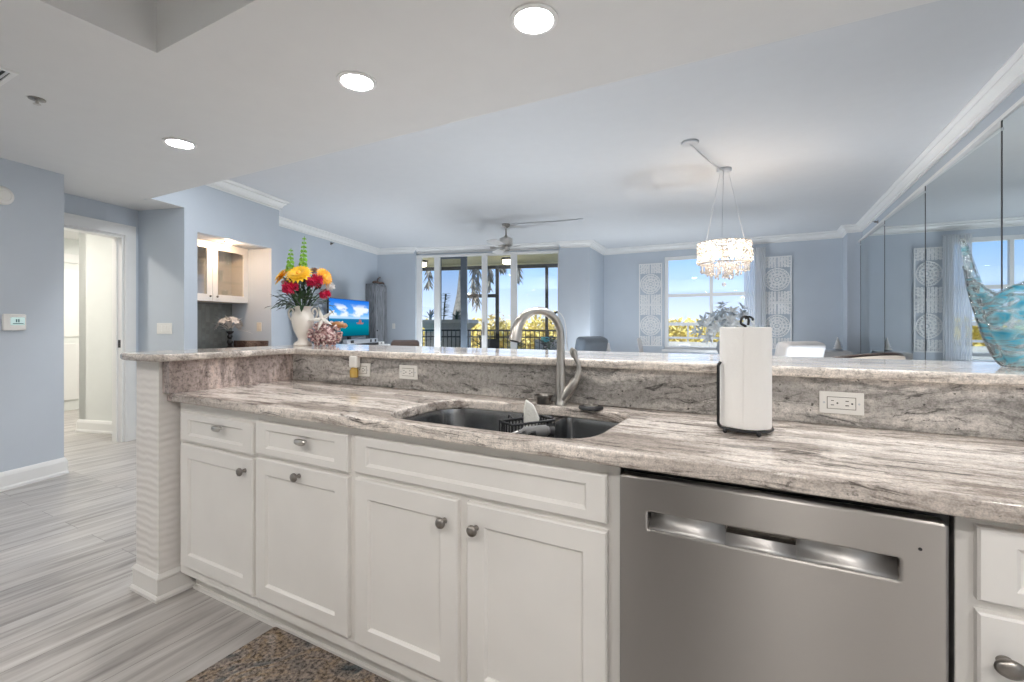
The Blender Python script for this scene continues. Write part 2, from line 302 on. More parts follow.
# ------------------------------------------------------------------ mesh builder
class MB:
    def __init__(s): s.v = []; s.f = []; s.M = None; s.k = 0
    def add(s, vs, fs):
        o = len(s.v)
        for p in vs:
            p = Vector(p); s.v.append(tuple(s.M @ p) if s.M is not None else tuple(p))
        s.f += [tuple(i + o for i in f) for f in fs]; return s
    def box(s, x0, y0, z0, x1, y1, z1):
        x0, x1 = sorted((x0, x1)); y0, y1 = sorted((y0, y1)); z0, z1 = sorted((z0, z1))
        e = (s.k % 8) * .00012; s.k += 1; x0 -= e; y0 -= e; z0 -= e; x1 += e; y1 += e; z1 += e     # no two faces of one mesh coincide
        return s.add([(x0, y0, z0), (x1, y0, z0), (x1, y1, z0), (x0, y1, z0), (x0, y0, z1), (x1, y0, z1), (x1, y1, z1), (x0, y1, z1)],
                     [(0, 3, 2, 1), (4, 5, 6, 7), (0, 1, 5, 4), (1, 2, 6, 5), (2, 3, 7, 6), (3, 0, 4, 7)])
    def prism(s, pts, z0, z1):
        a = sum(p[0] * q[1] - q[0] * p[1] for p, q in zip(pts, pts[1:] + pts[:1]))
        if a < 0: pts = pts[::-1]
        n = len(pts)
        return s.add([(x, y, z0) for x, y in pts] + [(x, y, z1) for x, y in pts],
                     [tuple(range(n - 1, -1, -1)), tuple(range(n, 2 * n))] + [(i, (i + 1) % n, n + (i + 1) % n, n + i) for i in range(n)])
    def lathe(s, prof, n=24, c=(0, 0, 0), cap=True, sx=1, sy=1):
        vs = []; fs = []
        for r, z in prof:
            for i in range(n):
                a = 2 * PI * i / n; vs.append((c[0] + r * sx * math.cos(a), c[1] + r * sy * math.sin(a), c[2] + z))
        for k in range(len(prof) - 1):
            for i in range(n):
                j = (i + 1) % n; fs.append((k * n + i, k * n + j, (k + 1) * n + j, (k + 1) * n + i))
        if cap:
            fs.append(tuple(range(n - 1, -1, -1))); fs.append(tuple((len(prof) - 1) * n + i for i in range(n)))
        return s.add(vs, fs)
    def cyl(s, p, q, r, n=16, r2=None): return s.tube([p, q], [r, r if r2 is None else r2], n)
    def tube(s, path, r, n=12, closed=False, flat=None):
        path = [Vector(p) for p in path]; m = len(path); rs = r if isinstance(r, (list, tuple)) else [r] * m
        vs = []; fs = []; up = None
        for k, p in enumerate(path):
            a = path[(k - 1) % m] if (closed or k > 0) else p; b = path[(k + 1) % m] if (closed or k < m - 1) else p
            t = (b - a).normalized() if (b - a).length > 1e-9 else Vector((0, 0, 1))
            if up is None: up = t.orthogonal().normalized() if flat is None else Vector(flat)
            e = (up - t * up.dot(t)); e = e.normalized() if e.length > 1e-6 else t.orthogonal().normalized()
            up = e; g = t.cross(e)
            for i in range(n):
                an = 2 * PI * i / n; rr = rs[k]
                ra, rb = rr if isinstance(rr, tuple) else (rr, rr)
                vs.append(p + e * ra * math.cos(an) + g * rb * math.sin(an))
        for k in range(m if closed else m - 1):
            k2 = (k + 1) % m
            for i in range(n):
                j = (i + 1) % n; fs.append((k * n + i, k * n + j, k2 * n + j, k2 * n + i))
        if not closed: fs += [tuple(range(n - 1, -1, -1)), tuple((m - 1) * n + i for i in range(n))]
        return s.add(vs, fs)
    def ball(s, c, r, n=10, sc=(1, 1, 1)):
        m = max(4, n // 2 + 1); prof = []
        vs = [(c[0], c[1], c[2] - r * sc[2])]; fs = []
        for k in range(1, m):
            ph = PI * k / m
            for i in range(n):
                a = 2 * PI * i / n; vs.append((c[0] + r * sc[0] * math.sin(ph) * math.cos(a), c[1] + r * sc[1] * math.sin(ph) * math.sin(a), c[2] - r * sc[2] * math.cos(ph)))
        vs.append((c[0], c[1], c[2] + r * sc[2])); L = len(vs) - 1
        for i in range(n):
            j = (i + 1) % n; fs.append((0, 1 + j, 1 + i)); fs.append((L, 1 + (m - 2) * n + i, 1 + (m - 2) * n + j))
        for k in range(m - 2):
            for i in range(n):
                j = (i + 1) % n; fs.append((1 + k * n + i, 1 + k * n + j, 1 + (k + 1) * n + j, 1 + (k + 1) * n + i))
        return s.add(vs, fs)
    def leaf(s, p, d, L, w, curl=.3, nrm=(0, 0, 1), tip=.0, seg=4):
        """a bent leaf blade from p along d"""
        p = Vector(p); d = Vector(d).normalized(); nn = Vector(nrm); sd = d.cross(nn)
        if sd.length < 1e-3: sd = d.orthogonal()
        sd.normalize(); nn = sd.cross(d)
        vs = []; fs = []
        for k in range(seg + 1):
            t = k / seg; ww = w * math.sin(PI * min(1, .12 + t * .88)) ** .8 * (1 if k < seg else .15)
            c = p + d * L * t - nn * curl * L * t * t
            vs += [c - sd * ww * .5 + nn * ww * .12, c, c + sd * ww * .5 + nn * ww * .12]
        for k in range(seg):
            o = 3 * k; fs += [(o, o + 1, o + 4, o + 3), (o + 1, o + 2, o + 5, o + 4)]
        return s.add(vs, fs)
    def build(s, name, mat, parent=None, smooth=False, bevel=0, bseg=2, solid=0, sub=0, sharp=.6, origin=None, weld=False):
        me = bpy.data.meshes.new(name); 
        off = Vector(origin) if origin is not None else Vector((0, 0, 0))
        me.from_pydata([tuple(Vector(p) - off) for p in s.v], [], s.f); me.validate(); 
        o = bpy.data.objects.new(name, me); COL.objects.link(o); o.location = off
        if weld:
            b = bmesh.new(); b.from_mesh(me); bmesh.ops.remove_doubles(b, verts=b.verts, dist=1e-5); bmesh.ops.recalc_face_normals(b, faces=b.faces); b.to_mesh(me); b.free()
        if smooth:
            me.polygons.foreach_set('use_smooth', [True] * len(me.polygons))
            if sharp: me.set_sharp_from_angle(angle=sharp)
        me.materials.append(M[mat] if isinstance(mat, str) else mat)
        if parent is not None: o.parent = parent; o.matrix_parent_inverse = Matrix.Identity(4); o.location = off
        if solid: md = o.modifiers.new('solid', 'SOLIDIFY'); md.thickness = solid; md.offset = 0
        if bevel: md = o.modifiers.new('bevel', 'BEVEL'); md.width = bevel; md.segments = bseg; md.limit_method = 'ANGLE'; md.angle_limit = math.radians(40)
        if sub: md = o.modifiers.new('sub', 'SUBSURF'); md.levels = sub; md.render_levels = sub
        return o
def tag(o, label, cat, group=None, kind=None):
    o['label'] = label; o['category'] = cat
    if group: o['group'] = group
    if kind: o['kind'] = kind
    return o
def struct(o): o['kind'] = 'structure'; return o
def thing(name, loc, label, cat, group=None, rz=0):
    o = bpy.data.objects.new(name, None); COL.objects.link(o); o.location = loc; o.rotation_euler = (0, 0, rz); o.empty_display_size = .05
    return tag(o, label, cat, group)
def dup(o, loc=None, rz=None, label=None, parent=None):
    c = o.copy(); COL.objects.link(c)
    if parent is not None: c.parent = parent
    if loc is not None: c.location = loc
    if rz is not None: c.rotation_euler = (0, 0, rz)
    if label: c['label'] = label
    for ch in list(o.children): dup(ch, parent=c)
    return c
def plate(name, mat, outer, holes, z0, z1, bevel=.004, parent=None, mtx=None, smooth=True, bres=2):
    """a flat slab with holes and eased edges, outline in plan"""
    cu = bpy.data.curves.new(name, 'CURVE'); cu.dimensions = '2D'; cu.fill_mode = 'BOTH'
    for ring in [outer] + holes:
        sp = cu.splines.new('POLY'); sp.points.add(len(ring) - 1); sp.use_cyclic_u = True
        for q, (x, y) in zip(sp.points, ring): q.co = (x, y, 0, 1)
    cu.extrude = (z1 - z0) / 2 - bevel; cu.bevel_depth = bevel; cu.bevel_resolution = bres; cu.offset = -bevel
    tmp = bpy.data.objects.new('tmp', cu); COL.objects.link(tmp)
    dg = bpy.context.evaluated_depsgraph_get(); me = bpy.data.meshes.new_from_object(tmp.evaluated_get(dg)); me.name = name
    bpy.data.objects.remove(tmp); bpy.data.curves.remove(cu)
    me.transform(Matrix.Translation((0, 0, (z0 + z1) / 2)))
    if mtx is not None: me.transform(mtx)
    me.materials.clear(); me.materials.append(M[mat])
    if smooth: me.polygons.foreach_set('use_smooth', [True] * len(me.polygons)); me.set_sharp_from_angle(angle=.5)
    o = bpy.data.objects.new(name, me); COL.objects.link(o)
    if parent is not None: o.parent = parent
    return o
def rrect(x0, y0, x1, y1, r, n=6):
    pts = []
    for cx, cy, a0 in ((x1 - r, y0 + r, -90), (x1 - r, y1 - r, 0), (x0 + r, y1 - r, 90), (x0 + r, y0 + r, 180)):
        for k in range(n + 1):
            a = math.radians(a0 + 90 * k / n); pts.append((cx + r * math.cos(a), cy + r * math.sin(a)))
    return pts
def smoothpath(pts, n=6):
    """Catmull-Rom through the points"""
    P = [Vector(p) for p in pts]; out = []
    for i in range(len(P) - 1):
        a = P[max(0, i - 1)]; b = P[i]; c = P[i + 1]; d = P[min(len(P) - 1, i + 2)]
        for k in range(n):
            t = k / n; out.append(.5 * ((2 * b) + (c - a) * t + (2 * a - 5 * b + 4 * c - d) * t * t + (3 * b - a - 3 * c + d) * t ** 3))
    out.append(P[-1]); return out
def sweep(name, mat, path, prof, side=-1, closed=False):
    """moulding: profile (distance from wall, height) swept with mitres along a plan path; the room lies on the right of the path (side=-1)"""
    P = [Vector((p[0], p[1])) for p in path]; n = len(P); mb = MB(); rows = []
    for i, p in enumerate(P):
        d1 = (p - P[i - 1]).normalized() if i > 0 else None; d2 = (P[i + 1] - p).normalized() if i < n - 1 else None
        d1 = d1 or d2; d2 = d2 or d1
        n1 = Vector((-d1.y, d1.x)) * (-side) * -1; n2 = Vector((-d2.y, d2.x)) * (-side) * -1
        m = n1 + n2; m = m / max(.2, m.dot(n1)) if m.length > 1e-6 else n1
        rows.append([(p.x + m.x * d, p.y + m.y * d, z) for d, z in prof])
    k = len(prof); vs = [q for r in rows for q in r]; fs = []
    for i in range(n - 1):
        for j in range(k):
            j2 = (j + 1) % k; fs.append((i * k + j, i * k + j2, (i + 1) * k + j2, (i + 1) * k + j))
    fs += [tuple(range(k)), tuple((n - 1) * k + j for j in range(k - 1, -1, -1))]
    mb.add(vs, fs); return mb.build(name, mat, weld=True)
def wall(name, mat, segs):
    """segs: (p, q, z0, z1, thickness); thickness goes to the left of p->q; holes are given as several segments"""
    mb = MB()
    for p, q, z0, z1, t in segs:
        p = Vector(p); q = Vector(q); d = (q - p).normalized(); nl = Vector((-d.y, d.x)) * t
        mb.prism([tuple(p), tuple(q), tuple(q + nl), tuple(p + nl)], z0, z1)
    return struct(mb.build(name, mat))
def along(p, q, s):
    p = Vector(p); q = Vector(q); return tuple(p + (q - p).normalized() * s)

# ================================================================== SETTING
ZK, ZH = 2.44, 2.87                      # kitchen ceiling, high ceiling
cs = (-5.206, 2.31)                      # where the low ceiling's edge meets the wet bar wall
mb = MB()
mb.prism([(1.6, -1.75), (1.6, 10.1), (-3.12, 10.1), W(-.40, 9.45), W(-5.3, 9.45), W(-9.6, 6), (-9.8, -1.75)], -.12, 0)
fl = struct(mb.build('floor', 'floor'))
# low kitchen ceiling with its tray, and the hall ceiling
mb = MB()
tx0, tx1, ty0, ty1 = -2.40, .75, -.45, 1.087
mb.box(-9.8, -1.75, ZK, tx0, 2.31, ZH); mb.box(tx0, ty1, ZK, 1.6, 2.31, ZH); mb.box(tx0, -1.75, ZK, 1.6, ty0, ZH); mb.box(tx1, ty0, ZK, 1.6, ty1, ZH)
mb.box(tx0, ty0, 2.72, tx1, ty1, ZH)
mb.prism([(-5.2075, 2.305), W(-4.4012, 4.0), W(-4.45, 4.1), W(-9.6, 6.2), (-9.8, 2.305)], ZK - .001, ZK + .2)
struct(mb.build('ceiling_kitchen', 'ceiling'))
mb = MB(); mb.prism([(1.6, 2.25), (1.6, 10.1), (-3.12, 10.1), W(-.40, 9.45), W(-5.3, 9.45), (-9.0, 2.25)], ZH, ZH + .12)
struct(mb.build('ceiling_living', 'ceiling_high'))

# walls on the entry and living side
A = W(-4.4, -.62); B = W(-4.4, 2.89)
wall('wall_entry', 'wall', [(A, B, 0, ZK, .12), (W(-4.52, 2.89), W(-5.0, 2.89), 0, ZK, .12)])
# hall door wall x'=-5.0, opening from 2.93 to 3.83
wall('wall_hall', 'wall', [(W(-5.0, 2.80), W(-5.0, 2.92), 0, ZK, .12), (W(-5.0, 2.92), W(-5.0, 3.83), 2.145, ZK, .12), (W(-5.0, 3.83), W(-5.0, 3.99), 0, ZK, .12)])
wall('wall_return', 'wall', [(W(-5.0, 3.97), W(-4.5, 3.97), 0, ZK, .10)])
ny0, ny1, nz0, nz1 = 4.125, 5.221, .0, 2.215
wall('wall_wetbar', 'wall', [(cs, W(-4.4, 3.97), ZK, ZH, .1), (W(-4.4, 3.97), W(-4.4, ny0), 0, ZH, .1), (W(-4.4, ny0), W(-4.4, ny1), nz1, ZH, .1),
                             (W(-4.4, ny1), W(-4.4, 5.36), 0, ZH, .1), (W(-4.5, 5.36), W(-5.1, 5.36), 0, ZH, .08),
                             (W(-5.02, ny0 - .06), W(-5.02, ny1 + .06), 0, ZH, .08), (W(-4.5, ny1), W(-5.02, ny1), 0, ZH, -.08), (W(-4.5, ny0), W(-5.02, ny0), 0, ZH, .08)])
mb = MB(); mb.M = RM; mb.box(-5.02, ny0, nz1, -4.5, ny1, nz1 + .08); struct(mb.build('ceiling_wetbar', 'ceiling'))
wall('wall_living', 'wall', [(W(-5.1, 5.36), W(-5.1, 9.25), 0, ZH, .12)])
sx0, sx1, sz = -4.215, -1.135, 2.70
wall('wall_terrace', 'wall', [(W(-5.1, 9.25), W(sx0, 9.25), 0, ZH, .2), (W(sx0, 9.345), W(sx1, 9.345), sz + .014, ZH, .105), (W(sx1, 9.25), W(-.53, 9.25), 0, ZH, .2)])
DC = (-3.06, 9.95)
wx0, wx1, wz0, wz1 = -1.78, -.05, .72, 2.62
wall('wall_dining', 'wall', [(W(-.53, 9.25), DC, 0, ZH, .15), (DC, (wx0, 9.95), 0, ZH, .15), ((wx0, 9.95), (wx1, 9.95), 0, wz0, .15), ((wx0, 9.95), (wx1, 9.95), wz1, ZH, .15), ((wx1, 9.95), (1.25, 9.95), 0, ZH, .15)])
mb = MB(); mb.box(1.25, 9.46, 0, 1.45, 9.95, ZH); struct(mb.build('wall_column', 'wall'))
wall('wall_mirror', 'wall', [((1.45, 9.95), (1.45, -1.7), 0, ZH, .15)])
wall('wall_back', 'hall', [((1.6, -1.6), (-9.8, -1.6), 0, ZK, .12)])
# the room beyond the hall door
wall('wall_bath', 'hall', [(W(-5.12, 4.09), W(-6.0, 4.09), 0, ZK, -.1), (W(-6.0, 4.09), W(-6.0, 5.9), 0, ZK, -.1), (W(-7.6, 5.9), W(-6.0, 5.9), 0, ZK, .1), (W(-7.6, 2.0), W(-7.6, 5.9), 0, ZK, .1), (W(-7.6, 2.0), W(-5.0, 2.0), 0, ZK, -.1), (W(-5.12, 2.0), W(-5.12, 2.92), 0, ZK, .05)])

# crown moulding round the high ceiling, and the one above the mirror
cp = [(0, ZH - .125), (.014, ZH - .125), (.014, ZH - .112), (.006, ZH - .108), (.008, ZH - .098), (.030, ZH - .092), (.030, ZH - .084), (.036, ZH - .070), (.050, ZH - .052), (.070, ZH - .040), (.070, ZH - .030), (.064, ZH - .026), (.086, ZH - .018), (.094, ZH - .012), (.098, ZH - .010), (.098, ZH), (0, ZH)]
path = [cs, W(-4.4, 5.36), W(-5.1, 5.36), W(-5.1, 9.25), W(sx0 - .05, 9.25), W(sx0 - .05, 9.34), W(sx1 + .05, 9.34), W(sx1 + .05, 9.25), W(-.53, 9.25), DC, (1.25, 9.95), (1.25, 9.46), (1.45, 9.46), (1.45, 2.31)]
struct(sweep('trim_crown', 'trim', path, cp))
# flat board under the crown over the mirrors
mb = MB(); mb.box(1.392, 2.0, 2.572, 1.45, 9.45, 2.60); struct(mb.build('trim_mirror_rail', 'trim'))
mb = MB(); mb.box(1.425, 9.30, 0, 1.45, 9.46, 2.60); struct(mb.build('trim_mirror_side', 'wall'))
bp = [(0, 0), (.022, 0), (.022, .018), (.016, .03), (.016, .105), (.012, .12), (.006, .135), (0, .137)]
struct(sweep('baseboard_entry', 'trim', [A, B, W(-5.0, 2.89)], bp))
struct(sweep('baseboard_wetbar', 'trim', [W(-5.0, 3.94), W(-5.0, 3.97), W(-4.4, 3.97), W(-4.4, ny0)], bp))
struct(sweep('baseboard_living', 'trim', [W(-4.4, ny1), W(-4.4, 5.36), W(-5.1, 5.36), W(-5.1, 9.25), W(sx0, 9.25)], bp))
struct(sweep('baseboard_dining', 'trim', [W(sx1, 9.25), W(-.53, 9.25), DC, (1.25, 9.95), (1.25, 9.46), (1.425, 9.46)], bp))
struct(sweep('baseboard_bath', 'trim', [W(-6.0, 4.5), W(-6.0, 4.09), W(-5.12, 4.09)], bp))

# hall door: casing, jamb, stop
mb = MB(); mb.M = RM
for y0, y1, z0, z1 in ((3.82, 3.93, 0, 2.255), (2.90, 3.93, 2.145, 2.255)):
    mb.box(-5.0, y0, z0, -4.978, y1, z1); mb.box(-4.985, y0 + .012, z0, -4.972, y1 - .03, z1 - .012 if z0 == 0 else z1 - .03)
mb.box(-5.13, 3.80, 0, -5.0, 3.83, 2.145); mb.box(-5.13, 2.92, 2.12, -5.0, 3.83, 2.145); mb.box(-5.08, 3.785, 0, -5.05, 3.80, 2.12)
dj = struct(mb.build('door_1', 'trim', bevel=.003))
mb = MB(); mb.M = RM; mb.box(-5.045, 3.797, .98, -5.015, 3.802, 1.06); tag(mb.build('strike_plate', 'black', dj), 'black strike plate', 'latch'); del bpy.data.objects['strike_plate']['category']
# bright cased opening farther in, and the picture beside it
mb = MB(); mb.M = RM
for y0, y1, z0, z1 in ((4.62, 4.74, 0, 2.2), (5.5, 5.62, 0, 2.2), (4.62, 5.62, 2.1, 2.22)): mb.box(-7.6, y0, z0, -7.57, y1, z1)
for z0, z1 in ((.15, .95), (1.05, 2.0)): mb.box(-7.6, 4.85, z0, -7.585, 5.4, z1)
struct(mb.build('door_2', 'trim', bevel=.003))

# sliding terrace doors: white frames, dark screen frame, glass
def sl(x, y=9.33): return W(x, y)
mb = MB(); mb.M = RM
for a, b in ((sx0, sx0 + .11), (-3.81, -3.69), (-2.755, -2.645), (-2.14, -2.01)): mb.box(a, 9.30, 0, b, 9.37, sz)
mb.box(sx0, 9.29, sz - .035, sx1, 9.42, sz + .012); mb.box(sx0, 9.29, 0, sx1, 9.42, .03)
mb.box(sx1 - .03, 9.30, 0, sx1, 9.40, sz)
wdo = struct(mb.build('window_1', 'trim', bevel=.004))
mb = MB(); mb.M = RM; mb.box(-3.24, 9.375, 0, -3.10, 9.41, sz - .03); mb.box(-3.69, 9.375, sz - .075, -3.1, 9.40, sz - .03); mb.box(-3.7, 9.375, .9 - .02, -3.68, 9.4, sz - .03)
o = mb.build('screen_frame', 'greyleather', wdo); o['label'] = 'slate grey sliding screen frame'
mb = MB(); mb.M = RM; mb.box(sx0 + .11, 9.333, .03, -3.81, 9.337, sz - .035); mb.box(-3.10, 9.333, .03, -2.755, 9.337, sz - .035); mb.box(-2.645, 9.333, .03, -2.14, 9.337, sz - .035); mb.box(-2.01, 9.333, .03, sx1 - .03, 9.337, sz - .035)
mb.build('glass', 'pane', wdo)
mb = MB(); mb.M = RM; mb.box(-3.69, 9.39, .03, -3.24, 9.394, sz - .075); mb.build('screen_glass', 'pane_screen', wdo)
mb = MB(); mb.M = RM; mb.box(-2.735, 9.285, 1.0, -2.70, 9.30, 1.28); mb.build('handle', 'chrome', wdo, bevel=.004)

# dining window
mb = MB()
for a, b, c, d in ((wx0, wx0 + .07, wz0, wz1), (wx1 - .07, wx1, wz0, wz1), (wx0, wx1, wz0, wz0 + .06), (wx0, wx1, wz1 - .07, wz1), (-.915, -.86, wz0, wz1), (wx0, wx1, 1.79, 1.85)):
    mb.box(a, 9.99, c, b, 10.06, d)
mb.box(wx0 - .04, 9.90, wz0 - .05, wx1 + .04, 10.06, wz0)
w2 = struct(mb.build('window_2', 'trim', bevel=.004))
mb = MB(); mb.box(wx0 + .07, 10.02, wz0 + .06, wx1 - .07, 10.024, wz1 - .07); mb.build('glass', 'pane', w2)

# half wall that carries the raised bar
mb = MB()
mb.box(-2.545, 1.07, 0, -2.345, 1.86, 1.056); mb.box(-2.545, 1.715, 0, 1.45, 1.86, 1.056)
struct(mb.build('wall_peninsula', 'ripple'))
pp = [(0, 0), (.020, 0), (.020, .012), (.014, .020), (.010, .022), (.010, .085), (.014, .09), (.014, .098), (.008, .106), (.004, .112), (0, .114)]
struct(sweep('trim_peninsula', 'cab', [(-2.545, 1.86), (-2.545, 1.07), (-2.345, 1.07), (-2.345, 1.30)], pp))

# ================================================================== KITCHEN
def knob_round(name, x, z, par, y=1.12, sx=1):
    mb = MB(); mb.M = Matrix.Translation((x, y, z)) @ Matrix.Rotation(PI / 2, 4, 'X')
    mb.lathe([(.009, 0), (.0075, .004), (.006, .011), (.008, .016), (.0155, .020), (.0165, .024), (.0145, .029), (.008, .032), (.001, .033)], 20, sx=sx)
    o = mb.build(name, 'nickel_dark', par, smooth=True, sharp=.9); o['label'] = 'aged nickel knob'; return o
def knob_oval(name, x, z, par, y=1.12):
    mb = MB(); mb.M = Matrix.Translation((x, y, z)) @ Matrix.Rotation(PI / 2, 4, 'X')
    mb.lathe([(.008, 0), (.006, .004), (.006, .012), (.014, .015), (.0165, .019), (.014, .024), (.008, .027), (.001, .028)], 24, sx=1.9, sy=.80)
    o = mb.build(name, 'chrome', par, smooth=True, sharp=.9); o['label'] = 'oval nickel knob'; return o
def shaker(name, x0, x1, z0, z1, par, fw, fh, y=1.12, t=.02, rec=.009):
    mb = MB()
    X = [x0, x0 + fw, x0 + fw + .007, x1 - fw - .007, x1 - fw, x1]; Z = [z0, z0 + fh, z0 + fh + .007, z1 - fh - .007, z1 - fh, z1]
    ring = lambda a, b, c, d, yy: [(a, yy, c), (b, yy, c), (b, yy, d), (a, yy, d)]
    r = .004
    rings = [ring(x0, x1, z0, z1, y + t), ring(x0, x1, z0, z1, y + r), ring(x0 + r, x1 - r, z0 + r, z1 - r, y), ring(X[1], X[4], Z[1], Z[4], y), ring(X[1] + .0062, X[4] - .0062, Z[1] + .0062, Z[4] - .0062, y + rec * .68), ring(X[2], X[3], Z[2], Z[3], y + rec * .7), ring(X[2] + .001, X[3] - .001, Z[2] + .001, Z[3] - .001, y + rec)]
    vs = [p for q in rings for p in q]; fs = []
    for k in range(len(rings) - 1):
        for i in range(4):
            j = (i + 1) % 4; fs.append((4 * k + i, 4 * k + j, 4 * k + 4 + j, 4 * k + 4 + i))
    L = 4 * (len(rings) - 1); fs += [(L, L + 1, L + 2, L + 3), (3, 2, 1, 0)]
    mb.add(vs, fs); return mb.build(name, 'cab', par)
def cabinet(name, x0, x1, label):
    o = thing(name, ((x0 + x1) / 2, 1.42, 0), label, 'cabinet', 'white base cabinets')
    inv = Matrix.Translation((-(x0 + x1) / 2, -1.42, 0))
    return o, inv
def ap(o, inv):
    """parts of a thing are modelled in place, then brought under its base"""
    for ch in o.children: ch.matrix_basis = inv @ ch.matrix_basis
def body(x0, x1, par, hollow=False):
    mb = MB()
    if hollow:
        for a, b, c, d, e, f in ((x0, 1.14, .10, x1, 1.155, .874), (x0, 1.155, .10, x0 + .018, 1.68, .874), (x1 - .018, 1.155, .10, x1, 1.68, .874), (x0 + .018, 1.155, .10, x1 - .018, 1.68, .118), (x0, 1.68, .10, x1, 1.69, .874)): mb.box(a, b, c, d, e, f)
    else: mb.box(x0, 1.14, .10, x1, 1.69, .874)
    mb.build('cabinet_body', 'cab', par, bevel=0 if hollow else .002)
    mb = MB(); mb.box(x0, 1.205, 0, x1, 1.225, .10); mb.box(x0, 1.193, 0, x1, 1.205, .016); mb.build('toe_kick', 'cab', par)

# the four cabinets of the run
o, inv = cabinet('base_cabinet', -2.312, -1.7465, 'narrow white base cabinet beside the rippled white pillar'); body(-2.312, -1.7465, o)
d = shaker('drawer', -2.275, -1.756, .705, .830, o, .062, .028); knob_oval('knob', -1.968, .790, d)
d = shaker('door', -2.275, -1.756, .150, .690, o, .060, .058); knob_round('knob', -1.80, .640, d); ap(o, inv)
o, inv = cabinet('base_cabinet', -1.7465, -1.2185, 'white base cabinet with one drawer between pillar-side cabinet and sink cabinet'); body(-1.7465, -1.2185, o)
d = shaker('drawer', -1.737, -1.235, .715, .842, o, .062, .028); knob_oval('knob', -1.452, .797, d)
d = shaker('door', -1.737, -1.235, .155, .700, o, .060, .058); knob_round('knob', -1.478, .668, d); ap(o, inv)
o, inv = cabinet('sink_cabinet', -1.2185, -.308, 'wide white two-door cabinet under the sink beside the dishwasher'); body(-1.2185, -.308, o, True)
shaker('false_drawer_front', -1.202, -.338, .722, .843, o, .052, .027)
d = shaker('door', -1.202, -.785, .150, .702, o, .060, .060); knob_round('knob', -.828, .636, d)
d = shaker('door', -.752, -.338, .150, .702, o, .060, .060); knob_round('knob', -.718, .636, d); ap(o, inv)
o, inv = cabinet('base_cabinet', .312, .80, 'white base cabinet on the wall side of the dishwasher'); body(.312, .80, o)
shaker('drawer', .338, .775, .724, .856, o, .05, .028)
d = shaker('door', .338, .775, .150, .704, o, .060, .058); knob_round('knob', .372, .630, d, sx=1.3); ap(o, inv)

# dishwasher
dw = thing('dishwasher', (0, 1.40, 0), 'stainless steel dishwasher with recessed handle under the worktop', 'dishwasher')
mb = MB(); mb.box(-.303, 1.15, .02, .307, 1.69, .872); mb.build('tub', 'rubber', dw)
mb = MB(); mb.box(-.30, 1.19, 0, .30, 1.21, .105); mb.build('kick_plate', 'rubber', dw)
hx0, hx1, hz0, hz1 = -.2325, .2245, .742, .784
RX = Matrix.Rotation(PI / 2, 4, 'X')      # plan (x,y,z) -> (x,-z,y)
dd = plate('door', 'steel', rrect(-.299, .112, .293, .860, .008), [rrect(hx0, hz0, hx1, hz1, .006, 4)], -1.135, -1.095, bevel=.005, parent=dw, mtx=RX, bres=3)
def scoop(x0, x1, prof, name, mat, par):
    mb = MB(); n = len(prof); vs = [(x0, y, z) for y, z in prof] + [(x1, y, z) for y, z in prof]
    fs = [(i, i + 1, n + i + 1, n + i) for i in range(n - 1)]
    mb.add(vs, fs); return mb.build(name, mat, par, smooth=True, sharp=1.2, solid=.001)
pr = [(1.1185, hz1 + .004), (1.1185, hz1 - .012), (1.1165, hz1 - .022), (1.112, hz1 - .030), (1.105, hz1 - .036), (1.098, hz0 - .0015)]
scoop(hx0 - .002, -.070, pr, 'handle', 'steel_plain', dd); scoop(.062, hx1 + .002, pr, 'handle', 'steel_plain', dd)
scoop(-.070, .062, [(1.117, hz1 - .0215)] + pr[2:], 'handle_lip', 'steel_plain', dd)
mb = MB(); mb.box(-.070, 1.140, hz0 + .01, .062, 1.143, hz1 + .004); mb.box(-.070, 1.117, hz1 - .026, .062, 1.141, hz1 - .0215); mb.box(-.071, 1.1175, hz1 - .026, -.0695, 1.143, hz1 + .004); mb.box(.0615, 1.1175, hz1 - .026, .063, 1.143, hz1 + .004); mb.build('finger_pocket', 'nickel_dark', dd)
mb = MB(); mb.cyl((.253, 1.0955, .808), (.253, 1.0935, .808), .003, 10); mb.build('sensor_dot', 'rubber', dd)
ap(dw, Matrix.Translation((0, -1.40, 0)))

# sink outline on the worktop
sink_l = [(-1.075, 1.215), (-1.03, 1.175), (-.97, 1.157), (-.85, 1.150), (-.66, 1.150)]
def rounded(pts, n=5):
    out = []; m = len(pts)
    for i, (x, y, r) in enumerate(pts):
        p = Vector((x, y)); a = Vector(pts[i - 1][:2]); b = Vector(pts[(i + 1) % m][:2])
        da = (a - p).normalized(); db = (b - p).normalized()
        s0 = p + da * r; s1 = p + db * r
        for k in range(n + 1):
            t = k / n; out.append(tuple((1 - t) ** 2 * s0 + 2 * t * (1 - t) * p + t * t * s1))
    return out
cut = rounded([(-1.135, 1.150, .15), (-.40, 1.150, .12), (-.385, 1.575, .05), (-.62, 1.60, .04), (-1.135, 1.56, .13)], 6)
wt = plate('worktop', 'granite_top', [(-2.281, 1.092), (1.449, 1.092), (1.449, 1.712), (-2.281, 1.712)], [cut], .876, .914, bevel=.008, bres=3)
tag(wt, 'long streaked granite worktop around the sink', 'countertop')
sk = thing('sink', (-.76, 1.37, .876), 'double bowl stainless steel sink set under the granite worktop', 'sink')
